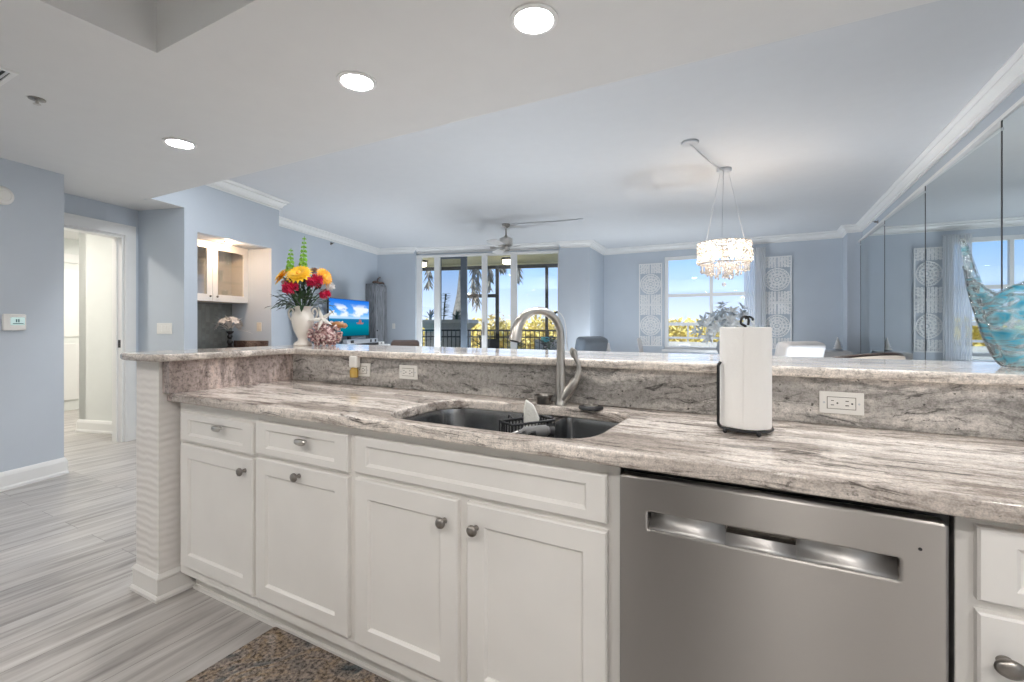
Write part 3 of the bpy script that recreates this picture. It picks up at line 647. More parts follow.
def bowl(name, ring, depth, drain):
    cx = sum(p[0] for p in ring) / len(ring); cy = sum(p[1] for p in ring) / len(ring)
    mb = MB(); n = len(ring); levels = [(1.06, 0), (1.0, 0), (.985, -.02), (.96, -depth * .7), (.93, -depth * .9), (.86, -depth * .98), (.6, -depth), (.12, -depth - .004)]
    vs = [((x - cx) * k + cx + .76, (y - cy) * k + cy - 1.37, z) for k, z in levels for x, y in ring]; fs = []
    for q in range(len(levels) - 1):
        for i in range(n):
            j = (i + 1) % n; fs.append((q * n + i, q * n + j, (q + 1) * n + j, (q + 1) * n + i))
    fs.append(tuple((len(levels) - 1) * n + i for i in range(n)))
    mb.add(vs, fs); b = mb.build(name, 'sinksteel', sk, smooth=True, sharp=1.0, solid=.002)
    mb = MB(); mb.lathe([(.045, 0), (.043, .004), (.034, .004), (.030, -.001), (.001, -.001)], 20, (cx + .76, cy - 1.37, -depth)); mb.build('drain', 'chrome', b, smooth=True)
bowl('bowl', rounded([(-1.14, 1.145, .14), (-.685, 1.145, .05), (-.665, 1.60, .05), (-1.14, 1.565, .12)], 6), .21, None)
bowl('bowl', rounded([(-.640, 1.145, .05), (-.395, 1.145, .10), (-.38, 1.58, .06), (-.635, 1.605, .04)], 6), .18, None)
mb = MB(); mb.box(.082, -.215, -.028, .120, .215, -.022); mb.build('divider', 'sinksteel', sk, bevel=.004)

# unseen fridge and pantry, added for the steel door to reflect
o = thing('added_fridge', (-.72, -1.22, 0), 'added unseen black fridge for the steel door to reflect', 'added_fridge')
mb = MB(); mb.box(-.45, -.37, .03, .45, .28, 1.78); mb.build('body', 'rubber', o, bevel=.006)
for a, b, c, d in ((-.448, -.004, .66, 1.775), (.004, .448, .66, 1.775), (-.448, .448, .04, .645)):
    mb = MB(); mb.box(a, .285, c, b, .33, d); d_ = mb.build('door', 'rubber', o, bevel=.008)
    mb = MB(); hx_ = (b - .05 if b < 0 else a + .05); 
    if c > .5: mb.tube([(hx_, .33, c + .15), (hx_, .37, c + .18), (hx_, .37, d - .3), (hx_, .33, d - .27)], .010, 8)
    else: mb.tube([(a + .1, .33, d - .06), (a + .13, .37, d - .06), (b - .13, .37, d - .06), (b - .1, .33, d - .06)], .010, 8)
    mb.build('handle', 'chrome', d_, smooth=True)
o = thing('added_pantry', (.80, -1.26, 0), 'added unseen tall white pantry for the steel door to reflect', 'cabinet')
mb = MB(); mb.box(-.62, -.33, 0, .62, .28, 2.2); mb.build('cabinet_body', 'cab', o, bevel=.003)
for a, b in ((-.61, -.005), (.005, .61)):
    mb = MB(); mb.box(a, .28, .11, b, .30, 2.18); d_ = mb.build('door', 'cab', o, bevel=.003); mb = MB(); mb.ball((-.04 if b < 0 else .04, .32, 1.0), .015, 10); mb.build('knob', 'nickel_dark', d_, smooth=True)

# upstands
mb = MB(); mb.box(-2.285, 1.690, .9145, 1.449, 1.7145, 1.0555); tag(mb.build('granite_upstand', 'granite_splash', bevel=.002), 'long grey veined granite upstand behind sink and worktop', 'backsplash')
mb = MB(); mb.box(-2.344, 1.082, .9145, -2.2855, 1.7145, 1.0555); mb.box(-2.344, 1.10, .876, -2.2815, 1.7, .9145); tag(mb.build('granite_upstand', 'granite_wing', bevel=.002), 'short rosy granite upstand at the pillar end of worktop', 'backsplash')
# raised bar, L shaped with a rounded end
outer = [(1.449, 1.655), (-2.225, 1.655), (-2.25, 1.63)] + [(-2.25, 1.10), (-2.258, 1.05), (-2.29, 1.02), (-2.34, 1.008), (-2.52, 1.008), (-2.575, 1.02), (-2.61, 1.05), (-2.62, 1.10)] + [(-2.62, 2.13), (-2.60, 2.17), (-2.55, 2.185), (1.449, 2.185)]
tag(plate('bar_countertop', 'granite_bar', outer, [], 1.0565, 1.0885, bevel=.011, bres=4), 'polished granite raised bar top running from pillar to mirror wall', 'countertop')

# outlets and the plug-in
def outlet(name, x0, x1, z0, z1, label, y=1.690, sockets=True):
    o = thing(name, ((x0 + x1) / 2, y, (z0 + z1) / 2), label, 'outlet', None)
    hw, hh = (x1 - x0) / 2, (z1 - z0) / 2
    mb = MB(); mb.box(-hw, -.006, -hh, hw, 0, hh); mb.build('cover_plate', 'plastic', o, bevel=.002)
    mb = MB(); mb.box(-.034, -.009, -.0165, .034, -.005, .0165); r = mb.build('receptacle', 'plastic', o, bevel=.0015)
    mb = MB()
    for cx in (-.018, .018):
        for a, b in ((-.007, .007), (-.007, -.006)): mb.box(cx - .008, -.0095, b - .001, cx - .0005, -.0085, b + .001)
        mb.ball((cx + .008, -.009, 0), .0026, 8)
    mb.build('slots', 'slot', r)
    mb = MB(); mb.box(-.036, -.0066, -.0185, .036, -.0058, .0185); mb.build('reveal_line', 'nickel_dark', o)
    for sx in (-.043, .043):
        mb = MB(); mb.cyl((sx, -.006, 0), (sx, -.0075, 0), .003, 10); mb.build('screw', 'silver', o)
    return o
outlet('outlet', .153, .263, .949, 1.015, 'white socket plate in granite upstand between paper towels and glass bowl')
outlet('outlet', -1.511, -1.403, .962, 1.027, 'white socket plate in granite upstand between air freshener and sink')
outlet('outlet', -1.812, -1.700, .960, 1.025, 'white socket plate half hidden behind the plug-in air freshener')
pf = thing('air_freshener', (-1.782, 1.66, .955), 'white plug-in air freshener with amber oil in upstand socket', 'air freshener')
mb = MB(); mb.box(-.027, -.012, .048, .027, .02, .108); mb.build('housing', 'plastic', pf, bevel=.010, bseg=4, smooth=True)
mb = MB(); mb.lathe([(.020, 0), (.023, .003), (.023, .036), (.017, .044), (.012, .050)], 18, sy=.8)
s_ = NT('amber oil'); M['oil'] = s_.done(s_.bsdf(color=s_.ramp(s_.n('TexNoise', {'Vector': s_.coords(), 'Scale': 30}).outputs[0], [(.3, lin(.80, .50, .10)), (.7, lin(.85, .60, .18))]), rough=.1, trans=.4))
mb.build('oil_bottle', 'oil', pf, smooth=True)

# faucet
fx, fy = -.668, 1.630
fa = thing('faucet', (fx, fy, .914), 'brushed nickel gooseneck faucet with side lever behind the sink', 'faucet')
dv = Vector((-.52, -.854, 0)).normalized(); U = Vector((0, 0, 1)); O = Vector((0, 0, 0))
mb = MB(); mb.lathe([(.023, 0), (.023, .005), (.0205, .010), (.0195, .03), (.0175, .12), (.0155, .2), (.0145, .215)], 24); mb.build('base_column', 'chrome', fa, smooth=True)
arc = [U * .20, U * .26]
for k in range(0, 17):
    a = PI - PI * .98 * k / 16; arc.append(dv * (.099 + .099 * math.cos(a)) + U * (.258 + .096 * math.sin(a)))
mb = MB(); mb.tube(arc, [.0145] * len(arc), 18); sp_ = mb.build('spout', 'chrome', fa, smooth=True)
e0 = arc[-5]; e1v = arc[-1]
mb = MB(); dirn = (arc[-1] - arc[-3]).normalized()
hp = [arc[-7], arc[-6], arc[-5], arc[-4], arc[-3], arc[-2], arc[-1], arc[-1] + dirn * .02]
mb.tube(hp, [.0152, .0162, .0172, .0184, .0196, .0208, .0218, .0215], 20); mb.build('spray_head', 'chrome', fa, smooth=True, sharp=.9)
mb = MB(); mb.cyl(hp[-1], hp[-1] + dirn * .003, .017, 20); mb.build('nozzle', 'rubber', fa)
side = (RIGHT * .97 - FWD * .24).normalized()
mb = MB(); mb.tube([side * .008 + U * .022, side * .028 + U * .052, side * .05 + U * .085, side * .058 + U * .097], [.0185, .0195, .019, .0165], 20); vb = mb.build('valve_body', 'chrome', fa, smooth=True, sharp=.8)
lp = smoothpath([side * .055 + U * .090, side * .066 + U * .118, side * .068 + U * .150, side * .056 + U * .178, side * .047 + U * .200, side * .052 + U * .212], 4)
mb = MB(); k_ = len(lp)
mb.tube(lp, [(.014 - .006 * math.sin(PI * i / (k_ - 1)) , .011 - .005 * math.sin(PI * i / (k_ - 1))) if i < k_ * .6 else (.011 + .003 * math.sin(PI * (i / (k_ - 1) - .6) / .4), .007) for i in range(k_)], 14, flat=side); mb.build('lever', 'chrome', fa, smooth=True, sharp=1.2)

# sink stopper, strainer cup, caddy, sponge, brush
o = thing('strainer_cup', (-.735, 1.622, .914), 'small dark steel strainer cup standing behind sink beside faucet', 'cup')
mb = MB(); mb.lathe([(.026, 0), (.029, .004), (.031, .028), (.037, .031), (.037, .036), (.033, .036), (.029, .030), (.026, .006), (.001, .006)], 24); mb.build('cup_body', 'nickel_dark', o, smooth=True)
o = thing('sink_stopper', (-.541, 1.605, .914), 'round black sink stopper with chrome knob lying on worktop', 'stopper')
mb = MB(); mb.lathe([(.043, 0), (.045, .003), (.043, .009), (.034, .012), (.001, .013)], 28); mb.build('rubber_disc', 'rubber', o, smooth=True)
mb = MB(); mb.lathe([(.026, .012), (.024, .015), (.008, .017), (.008, .022), (.012, .024), (.012, .028), (.001, .029)], 20); mb.build('knob', 'chrome', o, smooth=True)
cad = thing('sink_caddy', (-.715, 1.44, .800), 'black wire caddy hanging inside the sink', 'caddy', rz=math.radians(58))
mb = MB()
cw, cl_ = .042, .085
for z in (.0, .085): mb.tube([(-cl_, -cw, z), (cl_, -cw, z), (cl_, cw, z), (-cl_, cw, z)], .0045 if z else .003, 8, closed=True)
n_ = 13
for i in range(n_ + 1):
    x = -cl_ + 2 * cl_ * i / n_
    mb.cyl((x, -cw, 0), (x, -cw, .085), .0022, 6); mb.cyl((x, cw, 0), (x, cw, .085), .0022, 6); mb.cyl((x, -cw, 0), (x, cw, 0), .002, 6)
for i in range(1, 5):
    y = -cw + 2 * cw * i / 5
    for x in (-cl_, cl_): mb.cyl((x, y, 0), (x, y, .085), .0022, 6)
mb.build('wire_basket', 'black', cad)
mb = MB(); mb.tube([(-.03, cw, .085), (-.03, cw + .03, .095), (-.03, cw + .045, .07), (.03, cw + .045, .07), (.03, cw + .03, .095), (.03, cw, .085)], .003, 8); mb.build('hook', 'black', cad)
o = thing('sponge', (-.708, 1.452, .818), 'white wedge of scrub sponge standing up in the wire caddy', 'sponge', rz=YAW)
mb = MB(); mb.M = Matrix.Rotation(PI / 2, 4, 'X') @ Matrix.Rotation(.0, 4, 'Z'); mb.prism([(-.020, .0), (.026, .0), (.030, .078), (.012, .118), (-.016, .140), (-.024, .10)], -.012, .012); mb.build('sponge_pad', 'sponge', o, bevel=.005, smooth=True)
o = thing('dish_brush', (-.672, 1.335, .868), 'dish brush with thick grey grip lying across sink divider', 'brush', rz=math.radians(48))
mb = MB(); mb.tube(smoothpath([(-.02, 0, .0), (.0, 0, .001), (.045, 0, .002), (.075, 0, .002), (.085, 0, .002)], 3), [.012] * 3 + [.019] * 7 + [.014] * 3, 16); mb.build('grip', 'brushgrey', o, smooth=True)
mb = MB(); mb.tube([(-.02, 0, 0), (-.065, 0, -.012)], [.011, .009], 12); mb.build('handle', 'chrome', o, smooth=True)
mb = MB(); mb.tube([(.085, 0, .002), (.10, 0, -.002)], [.013, .016], 14); mb.build('brush_head', 'rubber', o, smooth=True)

# paper towel on its stand
px, py = -.042, 1.475
st = thing('paper_towel_stand', (px, py, .9145), 'black wire paper towel stand on the worktop', 'stand', rz=YAW)
mb = MB(); mb.tube([(.069 * math.cos(2 * PI * i / 32), .069 * math.sin(2 * PI * i / 32), .012) for i in range(32)], .0035, 8, closed=True)
for k in range(2):
    a = k * PI / 2 + .4; mb.cyl((.069 * math.cos(a), .069 * math.sin(a), .012), (-.069 * math.cos(a), -.069 * math.sin(a), .012), .003, 8)
mb.build('base_ring', 'black', st, smooth=True)
for k in range(4):
    a = -PI / 2 + k * PI / 2 + (.35 if k in (1, 3) else 0); mb = MB(); c = (.073 * math.cos(a), .073 * math.sin(a), .0); mb.ball((c[0], c[1], .0065), .0065, 10); mb.tube([(c[0], c[1], .008), (c[0] * .96, c[1] * .96, .013)], .0035, 8); mb.build('foot', 'black', st, smooth=True)
mb = MB(); mb.cyl((0, 0, .012), (0, 0, .300), .004, 10); mb.tube(smoothpath([(0, 0, .298), (-.012, 0, .306), (-.008, 0, .322), (.004, 0, .324), (.010, 0, .314), (.008, 0, .300)], 4), .0035, 8); mb.tube(smoothpath([(.0, 0, .318), (.012, 0, .324), (.022, 0, .318), (.020, 0, .314)], 4), .003, 8); mb.build('post', 'black', st, smooth=True)
mb = MB(); mb.tube(smoothpath([(-.069, 0, .012), (-.076, 0, .022), (-.0765, 0, .05), (-.0765, 0, .17), (-.076, 0, .186), (-.070, 0, .196)], 4), .0042, 10); mb.build('tension_arm', 'black', st, smooth=True)
rl = thing('paper_towel_roll', (px, py, .930), 'full white paper towel roll on black wire stand', 'paper towels')
mb = MB(); mb.lathe([(.020, 0), (.063, 0), (.0665, .003), (.0665, .275), (.064, .279), (.020, .279), (.020, 0)], 72, cap=False)
mb.tube([(.0752 * math.cos(t), .0752 * math.sin(t), .14) for t in (-2.2, -2.15)], [(.001, .138), (.001, .138)], 4) if False else None
mb.build('roll', 'paper', rl, smooth=True, sharp=.7)
mb = MB(); pts = []
for k in range(25):
    a = -2.1 + YAW + 1.4 * k / 24; r = .0669 + .0016 * (1 - k / 24) ** 1.5; pts.append((r * math.cos(a), r * math.sin(a)))
n_ = len(pts); mb.add([(x, y, .002) for x, y in pts] + [(x, y, .277) for x, y in pts], [(i, i + 1, n_ + i + 1, n_ + i) for i in range(n_ - 1)]); mb.build('loose_sheet', 'paper', rl, smooth=True, sharp=0)
mb = MB(); mb.lathe([(.0195, .001), (.0185, .001), (.0185, .278), (.0195, .278), (.0195, .001)], 24, cap=False); mb.build('core_tube', 'card', rl, smooth=True)

# ------------------------------------------------------------------ ceiling fittings
def downlight(x, y, z, label, mat='led', r=.075, group='recessed ceiling lights'):
    o = thing('ceiling_light', (x, y, z), label, 'light', group)
    mb = MB(); mb.lathe([(r, -.001), (r + .022, -.001), (r + .022, -.006), (r + .004, -.010), (r, -.006)], 32, cap=False); mb.build('trim_ring', 'trim', o, smooth=True)
    mb = MB(); mb.lathe([(r, -.0045), (.001, -.0045)], 32, cap=False); mb.build('diffuser', mat, o)
    return o
downlight(-.804, 1.681, ZK, 'largest-looking of the three recessed kitchen ceiling lights in view')
downlight(-1.791, 1.688, ZK, 'middle one of the three recessed kitchen ceiling lights')
downlight(-3.45, 1.698, ZK, 'recessed ceiling light over the entry beyond the pillar')
for x, y in ((.45, 1.69), (.15, -.70), (-1.25, -.70), (-3.45, -.6), (1.05, -.2)):  # unseen lights added to brighten the kitchen
    downlight(x, y, ZK, 'added unseen kitchen fill downlight', 'led_back_fill' if y < 0 else 'led')
for x in (-4.3, -3.2, -2.1, -1.0, .1, 1.0):  # row added behind the soffit edge as fill for the living side
    downlight(x, 2.62, ZH, 'added living room fill downlight hidden beyond the soffit', 'led_living_fill', .10, 'added living room fill lights')
for p in (W(-6.7, 3.6), W(-6.6, 5.0), W(-5.6, 3.0)): downlight(p[0], p[1], ZK, 'recessed ceiling light in the room beyond the hall door', 'led_hall', .08, 'hall downlights')
o = thing('sprinkler_head', (-3.461, 1.001, ZK), 'small chrome sprinkler head on the kitchen ceiling', 'sprinkler')
mb = MB(); mb.lathe([(.036, 0), (.036, -.004), (.016, -.007), (.010, -.008)], 20); mb.build('escutcheon', 'nickel_dark', o, smooth=True)
mb = MB(); mb.cyl((0, 0, -.006), (0, 0, -.026), .007, 10); mb.lathe([(.016, -.027), (.017, -.030), (.001, -.030)], 14); mb.build('deflector', 'chrome', o, smooth=True)
o = thing('air_vent', (-3.34, .765, ZK), 'white ceiling air vent with dark slots near the entry', 'vent')
mb = MB()
for a, b, c, d in ((-.16, -.09, .16, -.07), (-.16, .07, .16, .09), (-.16, -.09, -.14, .09), (.14, -.09, .16, .09)): mb.box(a, b, -.008, c, d, 0)
mb.build('frame', 'trim', o, bevel=.002)
mb = MB(); mb.box(-.14, -.07, -.002, .14, .07, -.0005); mb.build('dark_opening', 'rubber', o)
for k in range(6):
    y = -.06 + k * .024; mb = MB(); mb.add([(-.14, y - .008, -.007), (.14, y - .008, -.007), (.14, y + .006, -.002), (-.14, y + .006, -.002)], [(0, 1, 2, 3)]); mb.build('louvre', 'silver', o, solid=.001)

for x, y, lb in ((-5.3, 5.3, 'added fill uplighter before the media console'), (-2.0, 4.2, 'added fill uplighter in the living room'), (-5.6, 7.7, 'added fill uplighter near the tall grey cabinet'), (-2.5, 8.3, 'added fill uplighter near the wall end of the terrace doors'), (.75, 5.4, 'added fill uplighter by the mirror wall'), (-.6, 8.9, 'added fill uplighter under the dining window')):  # added unseen lamps, daylight-toned fill for the far ceiling
    o = thing('fill_uplighter', (x, y, 0), lb, 'lamp', 'added fill uplighters')
    mb = MB(); mb.lathe([(.165, 0), (.175, .01), (.175, .20), (.165, .21), (.160, .20), (.160, .17), (.02, .16)], 24, cap=False); mb.build('can', 'black', o, smooth=True)
    mb = MB(); mb.lathe([(.159, .185), (.001, .186)], 24, cap=False); mb.build('lens', 'led_up_fill', o)
# ------------------------------------------------------------------ entry wall fittings
th = thing('thermostat', W(-4.4, 2.562, 1.236), 'white thermostat with lit display on the entry wall', 'thermostat', rz=AR)
mb = MB(); mb.box(0, -.068, -.062, .028, .068, .062); mb.build('housing', 'plastic', th, bevel=.010, bseg=3)
mb = MB(); mb.box(.028, -.030, -.022, .0295, .054, .036); sc_ = mb.build('display', 'lcd', th)
mb = MB(); mb.box(.0295, -.018, -.014, .030, .046, -.008); mb.box(.0295, .0, .0, .030, .008, .022); mb.box(.0295, .014, .0, .030, .022, .022); mb.build('display_figures', 'lcd_dark', sc_)
o = thing('smoke_detector', W(-4.4, 2.497, 2.163), 'round white alarm disc high on the entry wall', 'detector', rz=AR)
mb = MB(); mb.M = Matrix.Rotation(PI / 2, 4, 'Y'); mb.lathe([(.066, 0), (.067, .012), (.058, .026), (.040, .032), (.038, .030), (.034, .034), (.001, .036)], 32); mb.build('housing', 'plastic', o, smooth=True)
sw = thing('light_switch', W(-4.65, 3.97, 1.178), 'white three-gang light switch on the wall past the hall door', 'switch', rz=AR)
mb = MB(); mb.box(-.098, -.007, -.058, .098, 0, .058); mb.build('cover_plate', 'plastic', sw, bevel=.003)
for k in (-1, 0, 1):
    mb = MB(); mb.box(k * .046 - .016, -.011, -.033, k * .046 + .016, -.006, .033); mb.build('rocker', 'plastic', sw, bevel=.002)
o = thing('light_switch', W(-5.42, 4.09, 1.20), 'single white light switch in the room beyond hall door', 'switch', rz=AR)
mb = MB(); mb.box(-.035, -.007, -.058, .035, 0, .058); mb.build('cover_plate', 'plastic', o, bevel=.003)
mb = MB(); mb.box(-.016, -.011, -.033, .016, -.006, .033); mb.build('rocker', 'plastic', o, bevel=.002)
o = thing('wall_picture', W(-7.57, 4.50, 1.42), 'small white and red picture beyond the hall door', 'picture', rz=AR)
mb = MB(); mb.box(-.03, -.11, -.16, -.005, .11, .16); mb.build('canvas', 'plastic', o)
mb = MB()
mb.tube(smoothpath([(-.003, .02, .07), (-.003, .035, .03), (-.003, -.02, .0), (-.003, -.035, -.05), (-.003, .03, -.09)], 5), [(.004, .012 + .012 * math.sin(i * .8) ** 2) for i in range(21)], 8, flat=(1, 0, 0))
mb.build('red_motif', 'orange', o)

# ------------------------------------------------------------------ wet bar in its niche
nb = thing('wet_bar_cabinet', W(-4.72, 4.673, 0), 'white base cabinet of the wet bar niche with granite top', 'cabinet', rz=AR)
mb = MB(); mb.box(-.29, -.545, .08, .26, .545, .874); mb.build('cabinet_body', 'cab', nb)
mb = MB(); mb.box(-.295, -.546, .876, .28, .546, .914); mb.box(-.24, .520, .915, .28, .546, 1.01); mb.build('granite_top', 'granite_niche', nb, bevel=.004)
mb = MB(); mb.M = RM; mb.box(-5.018, ny0 + .002, .915, -5.008, ny1 - .002, 1.495); tag(mb.build('mosaic_panel', 'mosaic'), 'grey mosaic tile panel at the back of the wet bar', 'backsplash')
uc = thing('glass_door_cabinet', W(-4.88, 4.673, 1.50), 'white wall cabinet with two glass doors above the wet bar', 'cabinet', rz=AR)
mb = MB()
for a, b, c, d, e, f in ((-.125, -.545, 0, .105, .545, .02), (-.125, -.545, .69, .105, .545, .713), (-.125, -.545, 0, .105, -.525, .71), (-.125, .525, 0, .105, .545, .71), (-.125, -.545, 0, -.115, .545, .71)): mb.box(a, b, c, d, e, f)
mb.build('carcass', 'cream', uc)
for z in (.25, .47):
    mb = MB(); mb.box(-.112, -.523, z, .09, .523, z + .012); mb.build('shelf', 'cabglass', uc)
for s0, s1, kn in ((-.543, -.012, -.05), (-.008, .543, .05)):
    mb = MB()
    for a, b, c, d in ((s0, s0 + .075, 0, .713), (s1 - .075, s1, 0, .713), (s0, s1, 0, .085), (s0, s1, .63, .713)): mb.box(.106, a, c, .128, b, d)
    dr = mb.build('door', 'cab', uc, bevel=.003)
    mb = MB(); mb.box(.114, s0 + .07, .08, .118, s1 - .07, .635); mb.build('glass', 'cabglass', dr)
    mb = MB(); mb.ball((.142, kn, .06), .013, 12); mb.cyl((.128, kn, .06), (.142, kn, .06), .005, 8); mb.build('knob', 'nickel_dark', dr, smooth=True)
gi = 0
for y, z, r, h in ((-.40, .02, .035, .13), (-.30, .02, .035, .13), (.15, .02, .05, .10), (.32, .02, .04, .14), (-.38, .262, .04, .12), (.12, .262, .035, .13), (.25, .262, .035, .13), (.38, .482, .045, .11), (.14, .482, .04, .12)):
    p = uc.matrix_basis @ Vector((-.02, y, z + .012 * (z > .1)))
    g = thing('drinking_glass', p, 'clear drinking glass inside the glass door cabinet', 'glass', 'glasses in the wet bar cabinet')
    mb = MB(); mb.lathe([(r * .7, 0), (r, h), (r - .003, h), (r * .7 - .002, .006), (.001, .006)], 16); mb.build('glass_body', 'cabglass', g, smooth=True)
pk = W(-4.58, 4.72); o = thing('puck_light', (pk[0], pk[1], nz1), 'warm puck light in the top of the wet bar niche', 'light')
mb = MB(); mb.lathe([(.04, 0), (.042, -.012), (.034, -.014)], 20, cap=False); mb.build('rim', 'chrome', o, smooth=True)
mb = MB(); mb.lathe([(.032, -.014), (.030, -.026), (.018, -.036), (.001, -.038)], 20, cap=False); mb.build('lens', 'puck', o, smooth=True)
o = thing('outlet', W(-4.585, ny1, 1.19), 'ivory outlet on the lit side wall of the wet bar', 'outlet', rz=AR)
mb = MB(); mb.box(-.036, -.006, -.058, .036, 0, .058); mb.build('cover_plate', 'plastic_warm', o, bevel=.002); mb = MB(); mb.box(-.017, -.009, -.034, .017, -.005, .034); mb.build('receptacle', 'plastic_warm', o)
fu = W(-4.75, 4.918); o = thing('silk_flower_urn', (fu[0], fu[1], .914), 'white silk blooms in a black pedestal urn in the wet bar', 'flowers')
mb = MB(); mb.lathe([(.060, 0), (.062, .014), (.040, .026), (.018, .05), (.034, .08), (.034, .095), (.016, .125), (.030, .15), (.030, .165), (.018, .185), (.040, .21), (.042, .225), (.001, .22)], 24); mb.build('urn', 'black', o, smooth=True)
rnd = random.Random(3)
mb = MB()
for k in range(13):
    a = rnd.uniform(0, 2 * PI); el = rnd.uniform(.05, 1.3); c = Vector((.13 * math.cos(a) * math.cos(el), .13 * math.sin(a) * math.cos(el), .27 + .12 * math.sin(el)))
    nrm = (c - Vector((0, 0, .22))).normalized()
    for q in range(7):
        t1 = nrm.orthogonal().normalized(); t2 = nrm.cross(t1); b = 2 * PI * q / 7
        mb.leaf(c, t1 * math.cos(b) + t2 * math.sin(b) + nrm * .5, .06, .034, .3, nrm, seg=3)
mb.build('blooms', 'silk', o, smooth=True, sharp=0)
mb = MB()
for k in range(16):
    a = rnd.uniform(0, 2 * PI); el = rnd.uniform(-.2, 1.2); d_ = Vector((math.cos(a) * math.cos(el), math.sin(a) * math.cos(el), math.sin(el)))
    mb.leaf(Vector((0, 0, .22)) + d_ * .06, d_, rnd.uniform(.13, .20), .03, .3, seg=4)
mb.build('leaves', 'silk', o, smooth=True, sharp=0)

# ------------------------------------------------------------------ on the bar: vase, flowers, coral, starfish, shell, blue glass
BZ = 1.0885
VX, VY = -2.48, 1.905
def onbar(du, dv, dz, base=None):
    """offset in metres to the right of, behind and above the vase foot"""
    b = base or Vector((VX, VY, BZ)); return b + RIGHT * du + FWD * dv + Vector((0, 0, dz))
VS = 2.83 / 465                           # size of a picture step at the vase
vz = thing('vase', (VX, VY, BZ), 'cream ceramic urn vase with two scroll handles on the bar', 'vase', rz=YAW)
vp = [(.050, 0), (.054, .006), (.050, .018), (.030, .030), (.026, .040), (.034, .055), (.052, .095), (.064, .140), (.066, .170), (.058, .195), (.047, .210), (.045, .222), (.052, .234), (.062, .240)]
mb = MB(); mb.lathe(vp + [(.058, .241), (.043, .224), (.043, .20), (.001, .15)], 40); mb.build('vase_body', 'ceramic', vz, smooth=True, sharp=1)
for sgn in (-1, 1):
    mb = MB(); mb.tube(smoothpath([(sgn * .064, 0, .150), (sgn * .082, 0, .175), (sgn * .088, 0, .205), (sgn * .076, 0, .226), (sgn * .062, 0, .218), (sgn * .060, 0, .200), (sgn * .068, 0, .196)], 5), .0055, 10); mb.build('handle', 'ceramic', vz, smooth=True)
mouth = Vector((VX, VY, BZ + .225))
def stem_of(par, p, r=.0028):
    q = mouth + (p - mouth) * .0 + Vector((random.uniform(-.02, .02), random.uniform(-.02, .02), -.05))
    mid = q.lerp(p, .55) + Vector((0, 0, .03))
    mb = MB(); mb.tube([v - p for v in smoothpath([q, mid, p], 4)], r, 7); mb.build('stem', 'stem', par, smooth=True)
def frame_of(nrm):
    nrm = Vector(nrm).normalized(); t1 = nrm.orthogonal().normalized(); return t1, nrm.cross(t1), nrm
def daisy(p, nrm, r, mat, label, name='gerbera', group='yellow flowers', rows=3, n=18):
    o = thing(name, p, label, 'flower', group); t1, t2, nn = frame_of(nrm)
    mb = MB()
    for k in range(rows):
        rr = r * (1 - .22 * k)
        for i in range(n):
            a = 2 * PI * (i + .5 * k) / n
            mb.leaf(nn * (.004 * k) + (t1 * math.cos(a) + t2 * math.sin(a)) * r * .12, t1 * math.cos(a) + t2 * math.sin(a) + nn * (.18 + .3 * k), rr * .92, rr * .36, .22, nn, seg=4)
    mb.build('petals', mat, o, smooth=True, sharp=0)
    mb = MB(); mb.ball(nn * r * .12, r * .2, 12); mb.build('flower_centre', 'orange', o, smooth=True)
    stem_of(o, p); return o
def puff(p, r, mat, label, name='carnation', group='pink carnations'):
    o = thing(name, p, label, 'flower', group); mb = MB(); R_ = random.Random(int(r * 9999) + int(p[0] * 999))
    for k in range(60):
        z = 1 - 2 * (k + .5) / 60; a = k * 2.39996; q = math.sqrt(1 - z * z); d_ = Vector((q * math.cos(a), q * math.sin(a), z))
        mb.leaf(d_ * r * .35, d_ + Vector((R_.uniform(-.3, .3), R_.uniform(-.3, .3), R_.uniform(-.3, .3))), r * .68, r * .55, R_.uniform(-.4, .4), d_.orthogonal(), seg=3)
    mb.build('petals', mat, o, smooth=True, sharp=0)
    mb = MB(); mb.ball((0, 0, 0), r * .5, 10); mb.build('calyx', mat, o, smooth=True)
    stem_of(o, p); return o
def fp(u, v, fw=0): return onbar((u - 303) * VS, fw, (344.5 - v) * VS)
CAMD = -FWD
daisy(fp(305, 274, -.08), CAMD * .75 + Vector((0, 0, .75)), .078, 'yellow', 'large yellow bloom at the centre of the bar bouquet')
daisy(fp(284, 275, -.02), CAMD * .5 - RIGHT * .6 + Vector((0, 0, .6)), .066, 'yellow', 'yellow bloom at the entry side of the bouquet')
daisy(fp(324.5, 275, .0), CAMD * .4 + RIGHT * .8 + Vector((0, 0, .35)), .060, 'orange', 'amber bloom at the television side of the bouquet')
daisy(fp(292, 288, -.08), CAMD + RIGHT * -.2, .026, 'yellow', 'small yellow bloom under the entry side of the bouquet', n=12)
puff(fp(298, 287, -.10), .050, 'pink', 'crimson pink carnation low in front of the bouquet')
puff(fp(319, 280, -.06), .052, 'pink', 'crimson pink carnation beside the large yellow bloom')
puff(fp(326.5, 293, -.02), .036, 'pink', 'small crimson carnation lowest on the television side')
puff(fp(329.5, 285, .02), .030, 'whitepetal', 'small white carnation at the edge of the bouquet', group='white carnations')
puff(fp(290, 281, -.06), .024, 'bud', 'dusty pink bud between the yellow blooms, low', 'flower_bud', 'dusty pink buds')
puff(fp(296, 270, -.02), .026, 'bud', 'dusty pink bud below the taller green bell stalks', 'flower_bud', 'dusty pink buds')
puff(fp(312, 268, .03), .022, 'bud', 'dusty pink bud behind the large yellow bloom', 'flower_bud', 'dusty pink buds')
